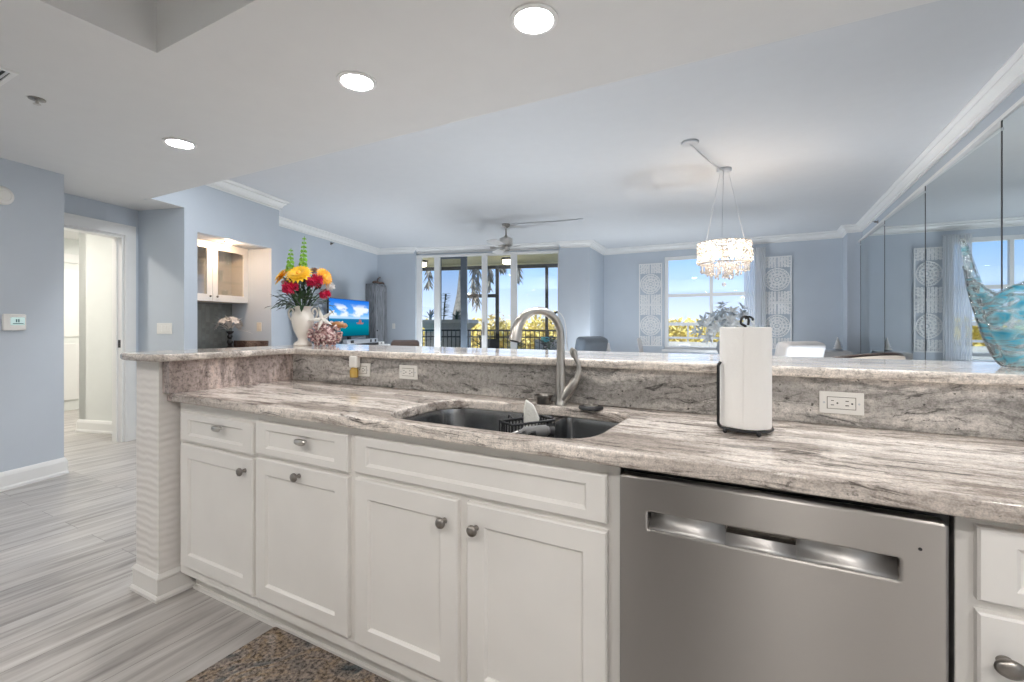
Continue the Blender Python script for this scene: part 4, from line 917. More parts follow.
def bells(u0, v0, u1, v1, n, label):
    p0 = fp(u0, v0); p1 = fp(u1, v1); o = thing('bell_flower_stalk', p0, label, 'flower', 'green bell flower stalks')
    stem_of(o, p0); L = p1 - p0
    mb = MB(); mb.tube([(0, 0, 0), L], [.003, .0015], 6); mb.build('stalk', 'bell', o)
    mb = MB()
    for k in range(n):
        t = (k + .2) / n; w = .021 * (1 - .72 * t)
        for q in range(4):
            a = 2 * PI * q / 4 + k * .8; d_ = Vector((math.cos(a), math.sin(a), .35)); c = L * t
            ax = d_.normalized(); mb.M = Matrix.Translation(c + ax * .004) @ ax.to_track_quat('Z', 'Y').to_matrix().to_4x4()
            mb.lathe([(w * .12, 0), (w * .45, w * .45), (w * .75, w * 1.0), (w * .70, w * 1.0), (w * .3, w * .4)], 8, cap=False)
    mb.M = None; mb.build('bells', 'bell', o, smooth=True, sharp=0)
bells(290, 270, 291, 246, 6, 'shorter lime green bell flower stalk above the bouquet')
bells(303, 268, 304.5, 234, 8, 'taller lime green bell flower stalk above the bouquet')
rnd = random.Random(11); mb = MB()
for k in range(150):
    a = rnd.uniform(0, 2 * PI); el = rnd.uniform(-.05, 1.35); L = rnd.uniform(.05, .21)
    d_ = Vector((math.cos(a) * math.cos(el), math.sin(a) * math.cos(el), math.sin(el))); c = Vector((0, 0, .01)) + Vector((d_.x * L * .85, d_.y * L * .85, d_.z * L * .85))
    mb.leaf(c, d_ + Vector((rnd.uniform(-.4, .4), rnd.uniform(-.4, .4), rnd.uniform(-.5, .3))), rnd.uniform(.04, .075), rnd.uniform(.018, .03), rnd.uniform(-.2, .6), seg=3)
for k in range(20):
    a = rnd.uniform(0, 2 * PI); r = .03; mb.tube([(r * math.cos(a) * .6, r * math.sin(a) * .6, -.04), (r * 2.2 * math.cos(a), r * 2.2 * math.sin(a), .10)], .0022, 5)
for du, dz in ((-.125, .055), (-.115, .105), (-.10, .07), (.10, .07)):
    p = RIGHT * du + Vector((0, 0, dz)); mb.tube([(0, 0, 0), p * .6 + Vector((0, 0, .01)), p], .002, 5); mb.leaf(p * .85, RIGHT * (1 if du > 0 else -1) + Vector((0, 0, -.1)), .07, .022, .2, seg=3)
tag(mb.build('bouquet_foliage', 'foliage', smooth=True, sharp=0, origin=(0, 0, 0)), 'dark green leaves filling the bouquet in the cream vase', 'foliage', kind='stuff').location = mouth

# coral, starfish and shell
cb = onbar((325.5 - 303) * VS, .0, 0)
o = thing('coral_cluster', cb, 'pink and cream mottled coral cluster beside the cream vase', 'coral', rz=YAW)
rnd = random.Random(5); mb = MB()
mb.ball((0, 0, .065), .062, 14, (1.15, .8, .95))
for k in range(95):
    a = rnd.uniform(0, 2 * PI); el = rnd.uniform(-.75, 1.5); d_ = Vector((1.2 * math.cos(a) * math.cos(el), .85 * math.sin(a) * math.cos(el), .95 * math.sin(el))); c = Vector((0, 0, .068)) + d_ * .065
    L = rnd.uniform(.012, .028); mb.tube([c, c + d_ * L], [.010, rnd.uniform(.006, .010)], 7)
for k in range(9):
    a = 2 * PI * k / 9; mb.ball((.055 * math.cos(a), .04 * math.sin(a), .012), .012, 8)
mb.build('coral_branches', 'coral', o, smooth=True, sharp=0)
sf = cb + Vector((0, 0, .162)) - FWD * .035 - RIGHT * .005
o = thing('starfish', sf, 'white five-armed starfish propped on the mottled coral', 'starfish')
mb = MB(); t1, t2 = RIGHT, (Vector((0, 0, 1)) * .92 + FWD * .38).normalized()
for k in range(5):
    a = PI / 2 + .42 + 2 * PI * k / 5; d_ = t1 * math.cos(a) + t2 * math.sin(a); nn = t1.cross(t2)
    L = .088 if k not in (2, 3) else .075
    mb.tube([Vector((0, 0, 0)), d_ * .022, d_ * L * .6, d_ * L], [(.014, .010), (.013, .010), (.008, .006), (.0025, .0025)], 10, flat=nn.cross(d_))
mb.ball((0, 0, 0), .015, 12); mb.build('starfish_body', 'starfish', o, smooth=True, sharp=0)
sh = cb + RIGHT * .070 + Vector((0, 0, .118)) + FWD * .01
o = thing('seashell', sh, 'brown and amber seashell lying on the mottled coral', 'shell', rz=YAW)
mb = MB(); pts = []
mb.tube(smoothpath([(-.035, 0, .012), (-.01, 0, .012), (.025, 0, .008), (.05, 0, .004), (.062, 0, .004)], 4), [(.022, .016)] * 4 + [(.030, .020)] * 5 + [(.024, .016)] * 4 + [(.010, .008)] * 3 + [(.003, .003)], 14, flat=(0, 1, 0)); mb.build('whorl', 'shell', o, smooth=True, sharp=0)
mb = MB()
for k in range(4): mb.ball((-.028 + .02 * k, -.004, .026), .006, 8)
mb.build('spines', 'starfish', o, smooth=True)

# blue glass bowl: a squeezed vessel with one corner drawn up into a horn
gx, gy = .728, 1.948
bl = thing('glass_bowl', (gx, gy, BZ), 'turquoise swirled glass bowl with drawn-up horn on the bar', 'bowl', rz=YAW)
n_, m_ = 168, 26
def rim(a):
    ca, sa = math.cos(a), math.sin(a)
    r = .205; x = r * ca; y = .105 * sa
    horn = math.exp(-((a - PI) / .15) ** 4)
    w = .5 - .5 * max(-1, min(1, sa * 2.2))                       # 1 on the near side, 0 on the far side
    z = w * min(.36, .205 + .60 * (x + .2)) + (1 - w) * max(.22, .305 - .55 * (x + .19)) + horn * .115
    return x, y, z, horn
mb = MB(); vs = []; fs = []
for j in range(m_ + 1):
    t = j / m_
    for i in range(n_):
        a = 2 * PI * i / n_; x, y, z, horn = rim(a)
        bx, by = .105 * math.cos(a), .06 * math.sin(a)
        s_ = t ** .8
        X_ = bx + (x - bx) * (1 - (1 - t) ** 1.5) ; Y_ = by + (y - by) * math.sin(t * PI / 2)
        X_ += .010 * horn * math.sin(t * 9) * t - .035 * horn * max(0, t - .55) / .45
        zz = .004 + z * (t ** 1.25)
        wob = 1 + .012 * math.sin(5 * a + 7 * t)
        vs.append((X_ * wob, Y_ * wob, zz))
for j in range(m_):
    for i in range(n_):
        k = (i + 1) % n_; fs.append((j * n_ + i, j * n_ + k, (j + 1) * n_ + k, (j + 1) * n_ + i))
fs.append(tuple(range(n_ - 1, -1, -1)))
mb.add(vs, fs); mb.build('glass_body', 'blueglass', bl, smooth=True, sharp=0, solid=.0025)
mb = MB(); mb.tube([(vs[m_ * n_ + i][0], vs[m_ * n_ + i][1], vs[m_ * n_ + i][2]) for i in range(n_)], .0035, 8, closed=True); rm = mb.build('rolled_rim', 'blueglass', bl, smooth=True, sharp=0)
# ------------------------------------------------------------------ rug
mb = MB(); mb.prism(rrect(-1.715, .35, -.55, 1.19, .01, 2), .001, .010); tag(mb.build('rug', 'rug'), 'worn brown oriental rug on plank floor before sink cabinet', 'rug')

# ================================================================== LIVING SIDE
# mirrored wall panels
for y0, y1, lb in ((7.635, 9.28, 'mirror panel next to the grey column'), (5.935, 7.61, 'second mirror panel from the grey column'), (4.285, 5.91, 'third mirror panel from the grey column, behind the glass bowl'), (2.40, 4.26, 'fourth mirror panel from the grey column')):
    o = thing('mirror_panel', (1.428, (y0 + y1) / 2, .10), lb, 'mirror', 'mirror panels along the wall', rz=math.radians(1.25)); h = (y1 - y0) / 2
    mb = MB(); mb.box(-.008, -h, 0, -.001, h, 2.47); mb.build('mirror_glass', 'mirror', o, bevel=.003, bseg=1)
    mb = MB(); mb.box(-.0009, -h - .012, 0, -.0002, h + .012, 2.47); mb.build('backing', 'rubber', o)
    mb = MB(); mb.box(-.0098, h - .016, 0, -.0078, h, 2.47); mb.build('edge_strip', 'rubber', o)
    for z in (.12, 2.40):
        mb = MB(); mb.box(-.012, h - .03, z, -.008, h - .01, z + .02); mb.build('clip', 'silver', o)
# side wall sprinklers
for p, rz, lb in ((W(-5.1, 7.549, 2.700), AR, 'small dark sprinkler high on the living room wall'), ((1.45, 8.272, 2.68), PI, 'small dark sprinkler above the mirror panels')):
    o = thing('sprinkler_head', p, lb, 'sprinkler', rz=rz)
    mb = MB(); mb.M = Matrix.Rotation(PI / 2, 4, 'Y'); mb.lathe([(.028, 0), (.028, .005), (.012, .008), (.010, .045), (.001, .046)], 16); mb.build('escutcheon', 'nickel_dark', o, smooth=True)
    mb = MB(); mb.box(.03, -.02, .010, .062, .02, .015); mb.build('deflector', 'nickel_dark', o)

# ceiling fan
fn = thing('ceiling_fan', (-3.695, 6.665, ZH), 'white five-blade ceiling fan with nickel motor before the terrace doors', 'fan')
mb = MB(); mb.lathe([(.068, 0), (.068, -.015), (.058, -.045), (.022, -.065), (.012, -.068)], 24); mb.build('canopy', 'nickel_dark', fn, smooth=True)
mb = MB(); mb.cyl((0, 0, -.06), (0, 0, -.20), .012, 12); mb.build('downrod', 'nickel_dark', fn, smooth=True)
mb = MB(); mb.lathe([(.018, -.18), (.028, -.205), (.075, -.225), (.108, -.24), (.110, -.345), (.092, -.365), (.060, -.375), (.058, -.40)], 28); mb.build('motor', 'chrome', fn, smooth=True)
mb = MB(); mb.lathe([(.058, -.40), (.070, -.405), (.066, -.430), (.040, -.445), (.001, -.448)], 24); mb.build('switch_cap', 'chrome', fn, smooth=True)
for k in range(5):
    a = math.radians(207 + 72 * k); mtx = Matrix.Rotation(a, 4, 'Z') @ Matrix.Translation((0, 0, -.382)) @ Matrix.Rotation(math.radians(11), 4, 'X')
    mb = MB(); mb.M = mtx; mb.prism([(.19, -.055), (.24, -.066), (.55, -.078), (.66, -.072), (.695, -.045), (.70, 0), (.695, .045), (.66, .072), (.55, .078), (.24, .066), (.19, .055)], -.004, .004); b = mb.build('blade', 'whiteleather', fn)
    mb = MB(); mb.M = mtx; mb.prism([(.06, -.02), (.15, -.014), (.20, -.045), (.26, -.045), (.26, .045), (.20, .045), (.15, .014), (.06, .02)], -.010, -.004); mb.build('blade_iron', 'chrome', b)
cdl = Vector((-2.503 + 3.695, 6.897 - 6.665, 0))
mb = MB(); a = cdl.normalized() * .07; mb.tube([a + Vector((0, 0, -.008)), cdl * .5 + Vector((0, 0, -.012)), cdl + Vector((0, 0, -.008))], .007, 8); mb.build('wire_channel', 'silver', fn, smooth=True)
mb = MB(); mb.lathe([(.055, 0), (.055, -.006), (.048, -.014), (.001, -.014)], 20, (cdl.x, cdl.y, 0)); mb.build('wire_box_cover', 'silver', fn, smooth=True)

# chandelier
hx, hy = -.355, 5.405
ch = thing('chandelier', (hx, hy, ZH), 'lit crystal drum chandelier hanging over the dining table', 'chandelier')
swg = Vector((-.574 - hx, 4.466 - hy, 0))
mb = MB(); mb.lathe([(.074, 0), (.078, -.012), (.070, -.022), (.001, -.024)], 28, swg); mb.build('ceiling_rose', 'silver', ch, smooth=True)
mb = MB(); mb.tube([swg + Vector((0, 0, -.022)), swg * .5 + Vector((0, 0, -.045)), Vector((0, 0, -.03))], .008, 8); mb.build('swag_rod', 'silver', ch, smooth=True)
mb = MB(); mb.lathe([(.074, -.001), (.077, -.018), (.066, -.034), (.02, -.040), (.001, -.040)], 28); mb.build('canopy', 'silver', ch, smooth=True)
DR, DZ0, DZ1 = .250, -1.005, -.785
for k in range(3):
    a = 2 * PI * k / 3 + .5; mb = MB(); mb.tube([(.05 * math.cos(a), .05 * math.sin(a), -.035), (DR * .9 * math.cos(a), DR * .9 * math.sin(a), DZ1 + .01)], .0028, 6); mb.build('hanging_wire', 'silver', ch, smooth=True)
mb = MB()
for z in (DZ1, DZ1 - .11, DZ0): mb.tube([(DR * math.cos(2 * PI * i / 32), DR * math.sin(2 * PI * i / 32), z) for i in range(32)], .006, 6, closed=True)
for k in range(3):
    a = 2 * PI * k / 3 + .5; mb.cyl((DR * math.cos(a), DR * math.sin(a), DZ1), (-DR * .0, 0, DZ1), .004, 6); mb.cyl((DR * math.cos(a), DR * math.sin(a), DZ1), (DR * math.cos(a), DR * math.sin(a), DZ0), .004, 6)
mb.build('drum_frame', 'chrome', ch)
rnd = random.Random(2); mb = MB()
for row in range(6):
    for i in range(34):
        a = 2 * PI * (i + .5 * (row % 2)) / 34 + rnd.uniform(-.03, .03); z = DZ1 - .015 - row * .037; r = DR + rnd.uniform(-.008, .012)
        mb.ball((r * math.cos(a), r * math.sin(a), z + rnd.uniform(-.006, .006)), rnd.uniform(.015, .023), 6)
o = mb.build('crystal_beads', 'crystal', ch); o['kind'] = 'stuff'
mb = MB()
for i in range(110):
    r = DR * math.sqrt(rnd.uniform(.02, 1)); a = rnd.uniform(0, 2 * PI); L = .20 * (1 - .62 * r / DR) * rnd.uniform(.75, 1)
    x, y = r * math.cos(a), r * math.sin(a); mb.cyl((x, y, DZ0), (x, y, DZ0 - L), .0035, 5); mb.ball((x, y, DZ0 - L), .010, 6, (1, 1, 1.5))
mb.ball((0, 0, DZ0 - .22), .022, 8)
o = mb.build('crystal_fringe', 'crystal', ch); o['kind'] = 'stuff'
for k in range(6):
    a = 2 * PI * k / 6; mb = MB(); mb.ball((.15 * math.cos(a), .15 * math.sin(a), -.895), .022, 12, (1, 1, 1.5)); mb.build('bulb', 'bulb', ch, smooth=True)
    # each bulb's own light
# carved panels beside the window
def carved(x, z, label):
    o = thing('carved_wall_panel', (x, 9.95, z), label, 'wall art', 'carved white wall panels'); w, h = .235, .43
    mb = MB()
    for a, b, c, d in ((-w, -w + .02, -h, h), (w - .02, w, -h, h), (-w, w, -h, -h + .02), (-w, w, h - .02, h)): mb.box(a, -.028, c, b, -.003, d)
    mb.build('frame', 'carved', o)
    mb = MB(); F = lambda x_, z_: (x_, -.014, z_)
    def ring(cx, cz, r, t=.006, a0=0, a1=2 * PI, n=24):
        full = abs(a1 - a0 - 2 * PI) < 1e-6
        pts = [F(cx + r * math.cos(a0 + (a1 - a0) * i / n), cz + r * math.sin(a0 + (a1 - a0) * i / n)) for i in range(n if full else n + 1)]
        mb.tube(pts, [(t, .010)] * len(pts), 6, closed=full, flat=(0, 0, 1) if False else None)
    for r in (.05, .10, .16, .205): ring(0, 0, r)
    for k in range(12):
        a = 2 * PI * k / 12; ring(.13 * math.cos(a), .13 * math.sin(a), .028, .005, n=12); ring(.182 * math.cos(a + .26), .182 * math.sin(a + .26), .02, .004, n=10)
        mb.tube([F(.05 * math.cos(a), .05 * math.sin(a)), F(.205 * math.cos(a), .205 * math.sin(a))], .004, 5)
    for k in range(8): a = 2 * PI * k / 8; ring(.075 * math.cos(a), .075 * math.sin(a), .022, .004, n=10)
    for sx_ in (-1, 1):
        for sz_ in (-1, 1):
            for r in (.08, .13, .18): 
                a0 = {(-1, -1): 0, (1, -1): PI / 2, (1, 1): PI, (-1, 1): 1.5 * PI}[(sx_, sz_)]; ring(sx_ * (w - .015), sz_ * (h - .015), r, .006, a0, a0 + PI / 2, 10)
            for i in range(7):
                for j in range(5):
                    cx, cz = sx_ * (.03 + .055 * j * .9), sz_ * (.24 + .028 * i)
                    if abs(cx) < w - .02: ring(cx, cz, .014, .0045, n=8)
    mb.ball(F(0, 0), .03, 10, (1, .4, 1)); mb.build('fretwork', 'carved', o); return o
zz = 2.50
p0 = carved(-2.055, 2.07, 'upper carved white panel between column corner and window')
for x, z, lb in ((-2.055, 1.205, 'lower carved white panel between column corner and window'), (.245, 2.06, 'upper carved white panel on mirror side of window'), (.245, 1.195, 'lower carved white panel on mirror side of window')): dup(p0, (x, 9.95, z), label=lb)
# sheer curtain at the window
mb = MB(); n_ = 60; vs = []
for i in range(n_ + 1): 
    x = -.30 + .36 * i / n_; y = 9.86 + .022 * math.sin(i * 1.05)
    vs += [(x, y, .03), (x, y, 2.66)]
mb.add(vs, [(2 * i, 2 * i + 2, 2 * i + 3, 2 * i + 1) for i in range(n_)]); cu_ = thing('sheer_curtain', (0, 0, 0), 'sheer white curtain gathered at the mirror side of dining window', 'curtain')
cu_.location = (-.12, 9.86, .03); o = mb.build('fabric', 'sheer', cu_, smooth=True, sharp=0); o.location = (.12, -9.86, -.03)
mb = MB(); mb.cyl((-.33, 9.86, 2.665), (.07, 9.86, 2.665), .010, 10); mb.box(-.13, 9.86, 2.655, -.11, 9.95, 2.675); o = mb.build('rod', 'silver', cu_); o.location = (.12, -9.86, -.03)

# dining table, plant, chairs
tb = thing('dining_table', (-.40, 7.35, 0), 'white dining table under the chandelier', 'table')
mb = MB(); mb.prism(rrect(-.95, -.5, .95, .5, .06), .73, .765); mb.build('tabletop', 'whiteleather', tb, bevel=.006)
for sx_ in (-1, 1):
    for sy_ in (-1, 1): mb = MB(); mb.box(sx_ * .78 - .04, sy_ * .36 - .04, 0, sx_ * .78 + .04, sy_ * .36 + .04, .73); mb.build('leg', 'whiteleather', tb, bevel=.004)
pl = thing('silver_flower_arrangement', (-.45, 7.50, .765), 'silver blue leaf arrangement in a vase on the dining table', 'plant')
mb = MB(); mb.lathe([(.09, 0), (.11, .01), (.15, .10), (.13, .20), (.09, .26), (.10, .28), (.085, .28), (.05, .2)], 24); mb.build('pot', 'silver', pl, smooth=True)
rnd = random.Random(8); mb = MB(); st_ = MB()
for k in range(46):
    a = rnd.uniform(0, 2 * PI); el = rnd.uniform(.0, 1.5); R_ = rnd.uniform(.18, .46); d_ = Vector((math.cos(a) * math.cos(el), math.sin(a) * math.cos(el), math.sin(el) * 1.05)); c = Vector((0, 0, .27)) + Vector((d_.x * R_, d_.y * R_, d_.z * R_))
    st_.tube([(0, 0, .22), c], .004, 5)
    nn = d_.normalized(); t1, t2, _ = frame_of(nn)
    for q in range(7):
        b = 2 * PI * q / 7 + k; mb.leaf(c, t1 * math.cos(b) + t2 * math.sin(b) + nn * rnd.uniform(.3, 1), rnd.uniform(.09, .16), .045, .25, nn, seg=3)
mb.build('leaves', 'silverleaf', pl, smooth=True, sharp=0); st_.build('stems', 'silverleaf', pl)
def dining_chair(x, y, rz, label, zt=.95, w=.44):
    o = thing('dining_chair', (x, y, 0), label, 'chair', 'white dining chairs', rz=rz)
    mb = MB(); mb.box(-w / 2, -.22, .40, w / 2, .22, .48); mb.build('seat', 'whiteleather', o, bevel=.03, bseg=3, smooth=True)
    mb = MB(); mb.M = Matrix.Translation((0, .22, .44)) @ Matrix.Rotation(math.radians(-10), 4, 'X'); mb.box(-w / 2, -.03, 0, w / 2, .035, zt - .44); mb.build('backrest', 'whiteleather', o, bevel=.025, bseg=3, smooth=True)
    for sx_ in (-1, 1):
        for sy_ in (-.18, .18): mb = MB(); mb.tube([(sx_ * (w / 2 - .04), sy_, .40), (sx_ * (w / 2 - .03), sy_ * 1.1, 0)], [.018, .012], 8); mb.build('leg', 'chrome', o, smooth=True)
    return o
dining_chair(-1.90, 7.40, PI / 2 + .25, 'white dining chair at the table end, lower of two by carved panel', .93, .46)
dining_chair(-1.52, 8.00, PI / 2 + .25, 'white dining chair at the table end, taller of two by window', 1.0, .46)
def armchair(x, y, rz, label, mat, zt, name, cat, w=.62):
    o = thing(name, (x, y, 0), label, cat, rz=rz)
    mb = MB(); mb.box(-w / 2, -.30, .26, w / 2, .28, .46); mb.build('seat', mat, o, bevel=.05, bseg=4, smooth=True)
    mb = MB(); mb.M = Matrix.Translation((0, .27, .40)) @ Matrix.Rotation(math.radians(-14), 4, 'X'); mb.box(-w / 2 + .04, -.07, 0, w / 2 - .04, .09, (zt - .40)); mb.build('backrest', mat, o, bevel=.05, bseg=4, smooth=True)
    if name == 'armchair': mb = MB(); mb.M = Matrix.Translation((0, .27, .40)) @ Matrix.Rotation(math.radians(-14), 4, 'X'); mb.box(-w / 2 + .08, -.12, (zt - .40) - .23, w / 2 - .08, -.03, (zt - .40) - .02); mb.build('head_cushion', mat, o, bevel=.04, bseg=4, smooth=True)
    for sx_ in (-1, 1): mb = MB(); mb.box(sx_ * w / 2 - .06, -.30, .22, sx_ * w / 2 + .06, .26, .62); mb.build('armrest', mat, o, bevel=.04, bseg=4, smooth=True)
    mb = MB(); mb.lathe([(.30, 0), (.30, .02), (.06, .04), (.05, .26)], 24); mb.build('pedestal', 'chrome', o, smooth=True)
    return o
armchair(.07, 6.25, YAW + PI + .35, 'white leather armchair between paper towels and mirror panels', 'whiteleather', 1.05, 'armchair', 'chair', .66)
armchair(-2.09, 5.345, PI + YAW + .55, 'grey leather recliner seen behind the faucet lever', 'greyleather', 1.10, 'recliner', 'chair', .48)
armchair(-5.02, 5.75, YAW + PI + .2, 'brown leather chair below the terrace wall end', 'brownleather', 1.00, 'armchair', 'chair', .50)
# bar stool behind the bar
bs = thing('bar_stool', (.425, 3.145, 0), 'cream bar stool with dark curved back rail behind the bar', 'stool', rz=YAW + .25)
mb = MB(); mb.lathe([(.20, .70), (.215, .72), (.215, .77), (.19, .80), (.001, .81)], 28); mb.build('seat', 'cream', bs, smooth=True)
def arcpts(r, z, a0=-1.15, a1=1.15, n=16, bow=0): return [(r * math.sin(a0 + (a1 - a0) * i / n), -.02 - r * .75 * math.cos(a0 + (a1 - a0) * i / n) + .0, z + bow * (1 - (2 * i / n - 1) ** 2)) for i in range(n + 1)]
mb = MB(); lo = arcpts(.215, .80); hi = arcpts(.245, 1.030, bow=.030); n_ = len(lo); mb.add(lo + hi, [(i, i + 1, n_ + i + 1, n_ + i) for i in range(n_ - 1)]); mb.build('backrest', 'cream', bs, smooth=True, solid=.03, sharp=0)
mb = MB(); mb.tube(arcpts(.245, 1.038, bow=.030), .008, 8); mb.build('back_rail', 'darkwood', bs, smooth=True)
for k in range(4):
    a = PI / 4 + k * PI / 2; mb = MB(); mb.tube([(.15 * math.cos(a), .15 * math.sin(a), .71), (.21 * math.cos(a), .21 * math.sin(a), 0)], [.018, .014], 8); mb.build('leg', 'darkwood', bs, smooth=True)
mb = MB(); mb.tube([(.19 * math.cos(2 * PI * i / 24), .19 * math.sin(2 * PI * i / 24), .25) for i in range(24)], .009, 8, closed=True); mb.build('foot_ring', 'darkwood', bs, smooth=True)
# slim reading lamp beside the recliner
o = thing('floor_lamp', (-2.40, 6.10, 0), 'slim white arched floor lamp behind the grey recliner', 'lamp')
mb = MB(); mb.lathe([(.13, 0), (.13, .015), (.02, .025)], 24); mb.build('base', 'trim', o, smooth=True)
mb = MB(); mb.tube(smoothpath([(0, 0, .02), (-.005, 0, .9), (-.03, 0, 1.22), (-.08, -.02, 1.36), (-.14, -.04, 1.40)], 6), .007, 8); mb.build('pole', 'trim', o, smooth=True)
mb = MB(); mb.tube([(-.13, -.04, 1.405), (-.19, -.07, 1.365)], [.012, .022], 12); mb.build('lamp_head', 'black', o, smooth=True)
# sideboard and small tree at the column
sb = thing('sideboard', (1.01, 9.10, 0), 'white sideboard at the column foot', 'cabinet')
mb = MB(); mb.box(-.22, -.30, .06, .22, .30, .80); mb.build('cabinet_body', 'whiteleather', sb, bevel=.005)
for s_ in (-1, 1):
    mb = MB(); mb.box(s_ * .11 - .105, -.318, .09, s_ * .11 + .105, -.30, .77); d_ = mb.build('door', 'whiteleather', sb, bevel=.003); mb = MB(); mb.ball((s_ * .02, -.325, .5), .012, 8); mb.build('knob', 'chrome', d_)
tr = thing('tree_figurine', (1.06, 8.97, .80), 'small white tree figurine standing near the grey column', 'ornament')
mb = MB(); mb.lathe([(.07, 0), (.075, .012), (.02, .03), (.012, .06)], 16); mb.build('foot', 'silver', tr, smooth=True)
mb = MB()
for z, r, h in ((.04, .07, .07), (.08, .055, .065), (.115, .042, .06), (.15, .03, .05), (.18, .016, .045)): mb.lathe([(r, z), (r * .86, z + .01), (.006, z + h)], 14)
mb.build('tiers', 'whitepetal', tr, smooth=True)

# television wall
con = thing('media_console', W(-4.80, 7.60, 0), 'long white media console under the television', 'console', rz=AR)
mb = MB(); mb.box(-.27, -1.10, .05, .25, 1.10, .80); mb.box(-.28, -1.12, .80, .27, 1.12, .83); mb.build('cabinet_body', 'trim', con, bevel=.005)
for k in range(4):
    y = -1.08 + k * .54; mb = MB(); mb.box(.25, y + .01, .08, .265, y + .53, .78); d_ = mb.build('door', 'trim', con, bevel=.003); mb = MB(); mb.ball((.275, y + (.47 if k % 2 == 0 else .07), .45), .014, 8); mb.build('knob', 'chrome', d_)
tv = thing('television', W(-4.75, 7.62, .83), 'flat television showing a blue beach scene on white console', 'television', rz=AR)
mb = MB(); mb.box(-.035, -.655, .175, .0, .655, .850); mb.build('casing', 'tv_body', tv, bevel=.006)
mb = MB(); mb.box(.0, -.645, .187, .002, .645, .842); scn = mb.build('screen', 'tvscreen', tv)
mb = MB(); mb.prism([(-.03, .0), (.02, -.02), (.10, -.02), (.13, .0), (.09, .02), (-.0, .02)], 0, .004); 
for v in mb.v: pass
pts = [(.003, .22, .40), (.003, .42, .40), (.003, .46, .43), (.003, .38, .43), (.003, .36, .49), (.003, .30, .49), (.003, .27, .43), (.003, .20, .43)]
mb = MB(); mb.add(pts, [tuple(range(len(pts)))]); mb.build('pictured_boat', 'boat', scn)
mb = MB(); mb.box(-.08, -.22, 0, .08, .22, .012); mb.box(-.03, -.05, .012, -.01, .05, .2); mb.build('stand', 'tv_body', tv, bevel=.004)
o = thing('soundbar', W(-4.575, 7.70, .83), 'silver soundbar in front of the television', 'speaker', rz=AR)
mb = MB(); mb.box(-.05, -.52, .05, .05, .52, .13); mb.build('housing', 'silver', o, bevel=.012, bseg=3)
mb = MB()
for y in (-.40, -.36, .25, .42): mb.box(.05, y - .03, .065, .052, y + .03, .115)
mb.build('grille', 'rubber', o)
mb = MB(); mb.box(-.06, -.56, 0, .042, .56, .05); mb.build('plinth', 'tv_body', o, bevel=.006)
for y, w, h, mt, lb in ((7.10, .10, .05, 'plastic', 'white router box at the near end of the console'), (8.40, .12, .055, 'plastic', 'white set-top box at the far end of the console')):
    o = thing('router_box', W(-4.60, y, .83), lb, 'box', rz=AR); mb = MB(); mb.box(-.05, -w, 0, .05, w, h); mb.build('housing', mt, o, bevel=.006); mb = MB(); mb.box(.05, -.03, .012, .052, .03, h - .012); mb.build('front_window', 'nickel_dark', o)
o = thing('floor_vase', W(-4.75, 6.62, .83), 'silver textured vase behind the starfish beside the television', 'vase')
mb = MB(); mb.lathe([(.08, 0), (.10, .01), (.16, .16), (.20, .36), (.17, .54), (.10, .66), (.11, .72), (.10, .72), (.08, .66)], 28); mb.build('vase_body', M.setdefault('hammered', plain('hammered silver', lin(.30, .33, .37), .3, metal=.7, bump=1, bscale=30, var=.35, vscale=14)), o, smooth=True)
tc = thing('tall_cabinet', W(-4.98, 8.98, 0), 'tall weathered grey wood cabinet in the living room corner', 'cabinet', rz=AR)
mb = MB(); mb.box(-.115, -.24, 0, .09, .24, 2.07); mb.build('cabinet_body', 'greywood', tc, bevel=.004)
mb = MB()
for a, b, c, d in ((-.235, -.17, .06, 2.03), (.17, .235, .06, 2.03), (-.17, .17, .06, .16), (-.17, .17, 1.93, 2.03)): mb.box(.09, a, c, .112, b, d)
d_ = mb.build('door', 'greywood', tc, bevel=.003); mb = MB(); mb.box(.09, -.17, .16, .098, .17, 1.93); mb.build('door_panel', 'greywood', d_); mb = MB(); mb.ball((.125, -.19, 1.1), .014, 8); mb.build('knob', 'black', d_)
o = thing('driftwood', W(-4.95, 9.0, 2.07), 'dark driftwood piece lying on the tall grey cabinet', 'ornament', rz=AR)
mb = MB(); mb.tube(smoothpath([(.0, -.22, .03), (.02, -.10, .05), (.0, .02, .04), (.03, .14, .05), (.01, .24, .02)], 4), [.018, .028, .03, .026, .03, .034, .03, .028, .025, .03, .028, .024, .02, .018, .015, .012, .008], 9); mb.tube(smoothpath([(.01, -.05, .05), (-.02, .03, .13), (.0, .10, .17)], 4), [.016] * 5 + [.012, .010, .008, .005], 8); mb.build('branch', 'driftwood', o, smooth=True, sharp=0)
o = thing('outlet', W(-4.72, 9.25, 1.19), 'white outlet on the terrace wall beside tall cabinet', 'outlet', rz=AR)
mb = MB(); mb.box(-.036, -.006, -.058, .036, 0, .058); mb.build('cover_plate', 'plastic', o, bevel=.002); mb = MB(); mb.box(-.017, -.009, -.034, .017, -.005, .034); mb.build('receptacle', 'plastic', o)

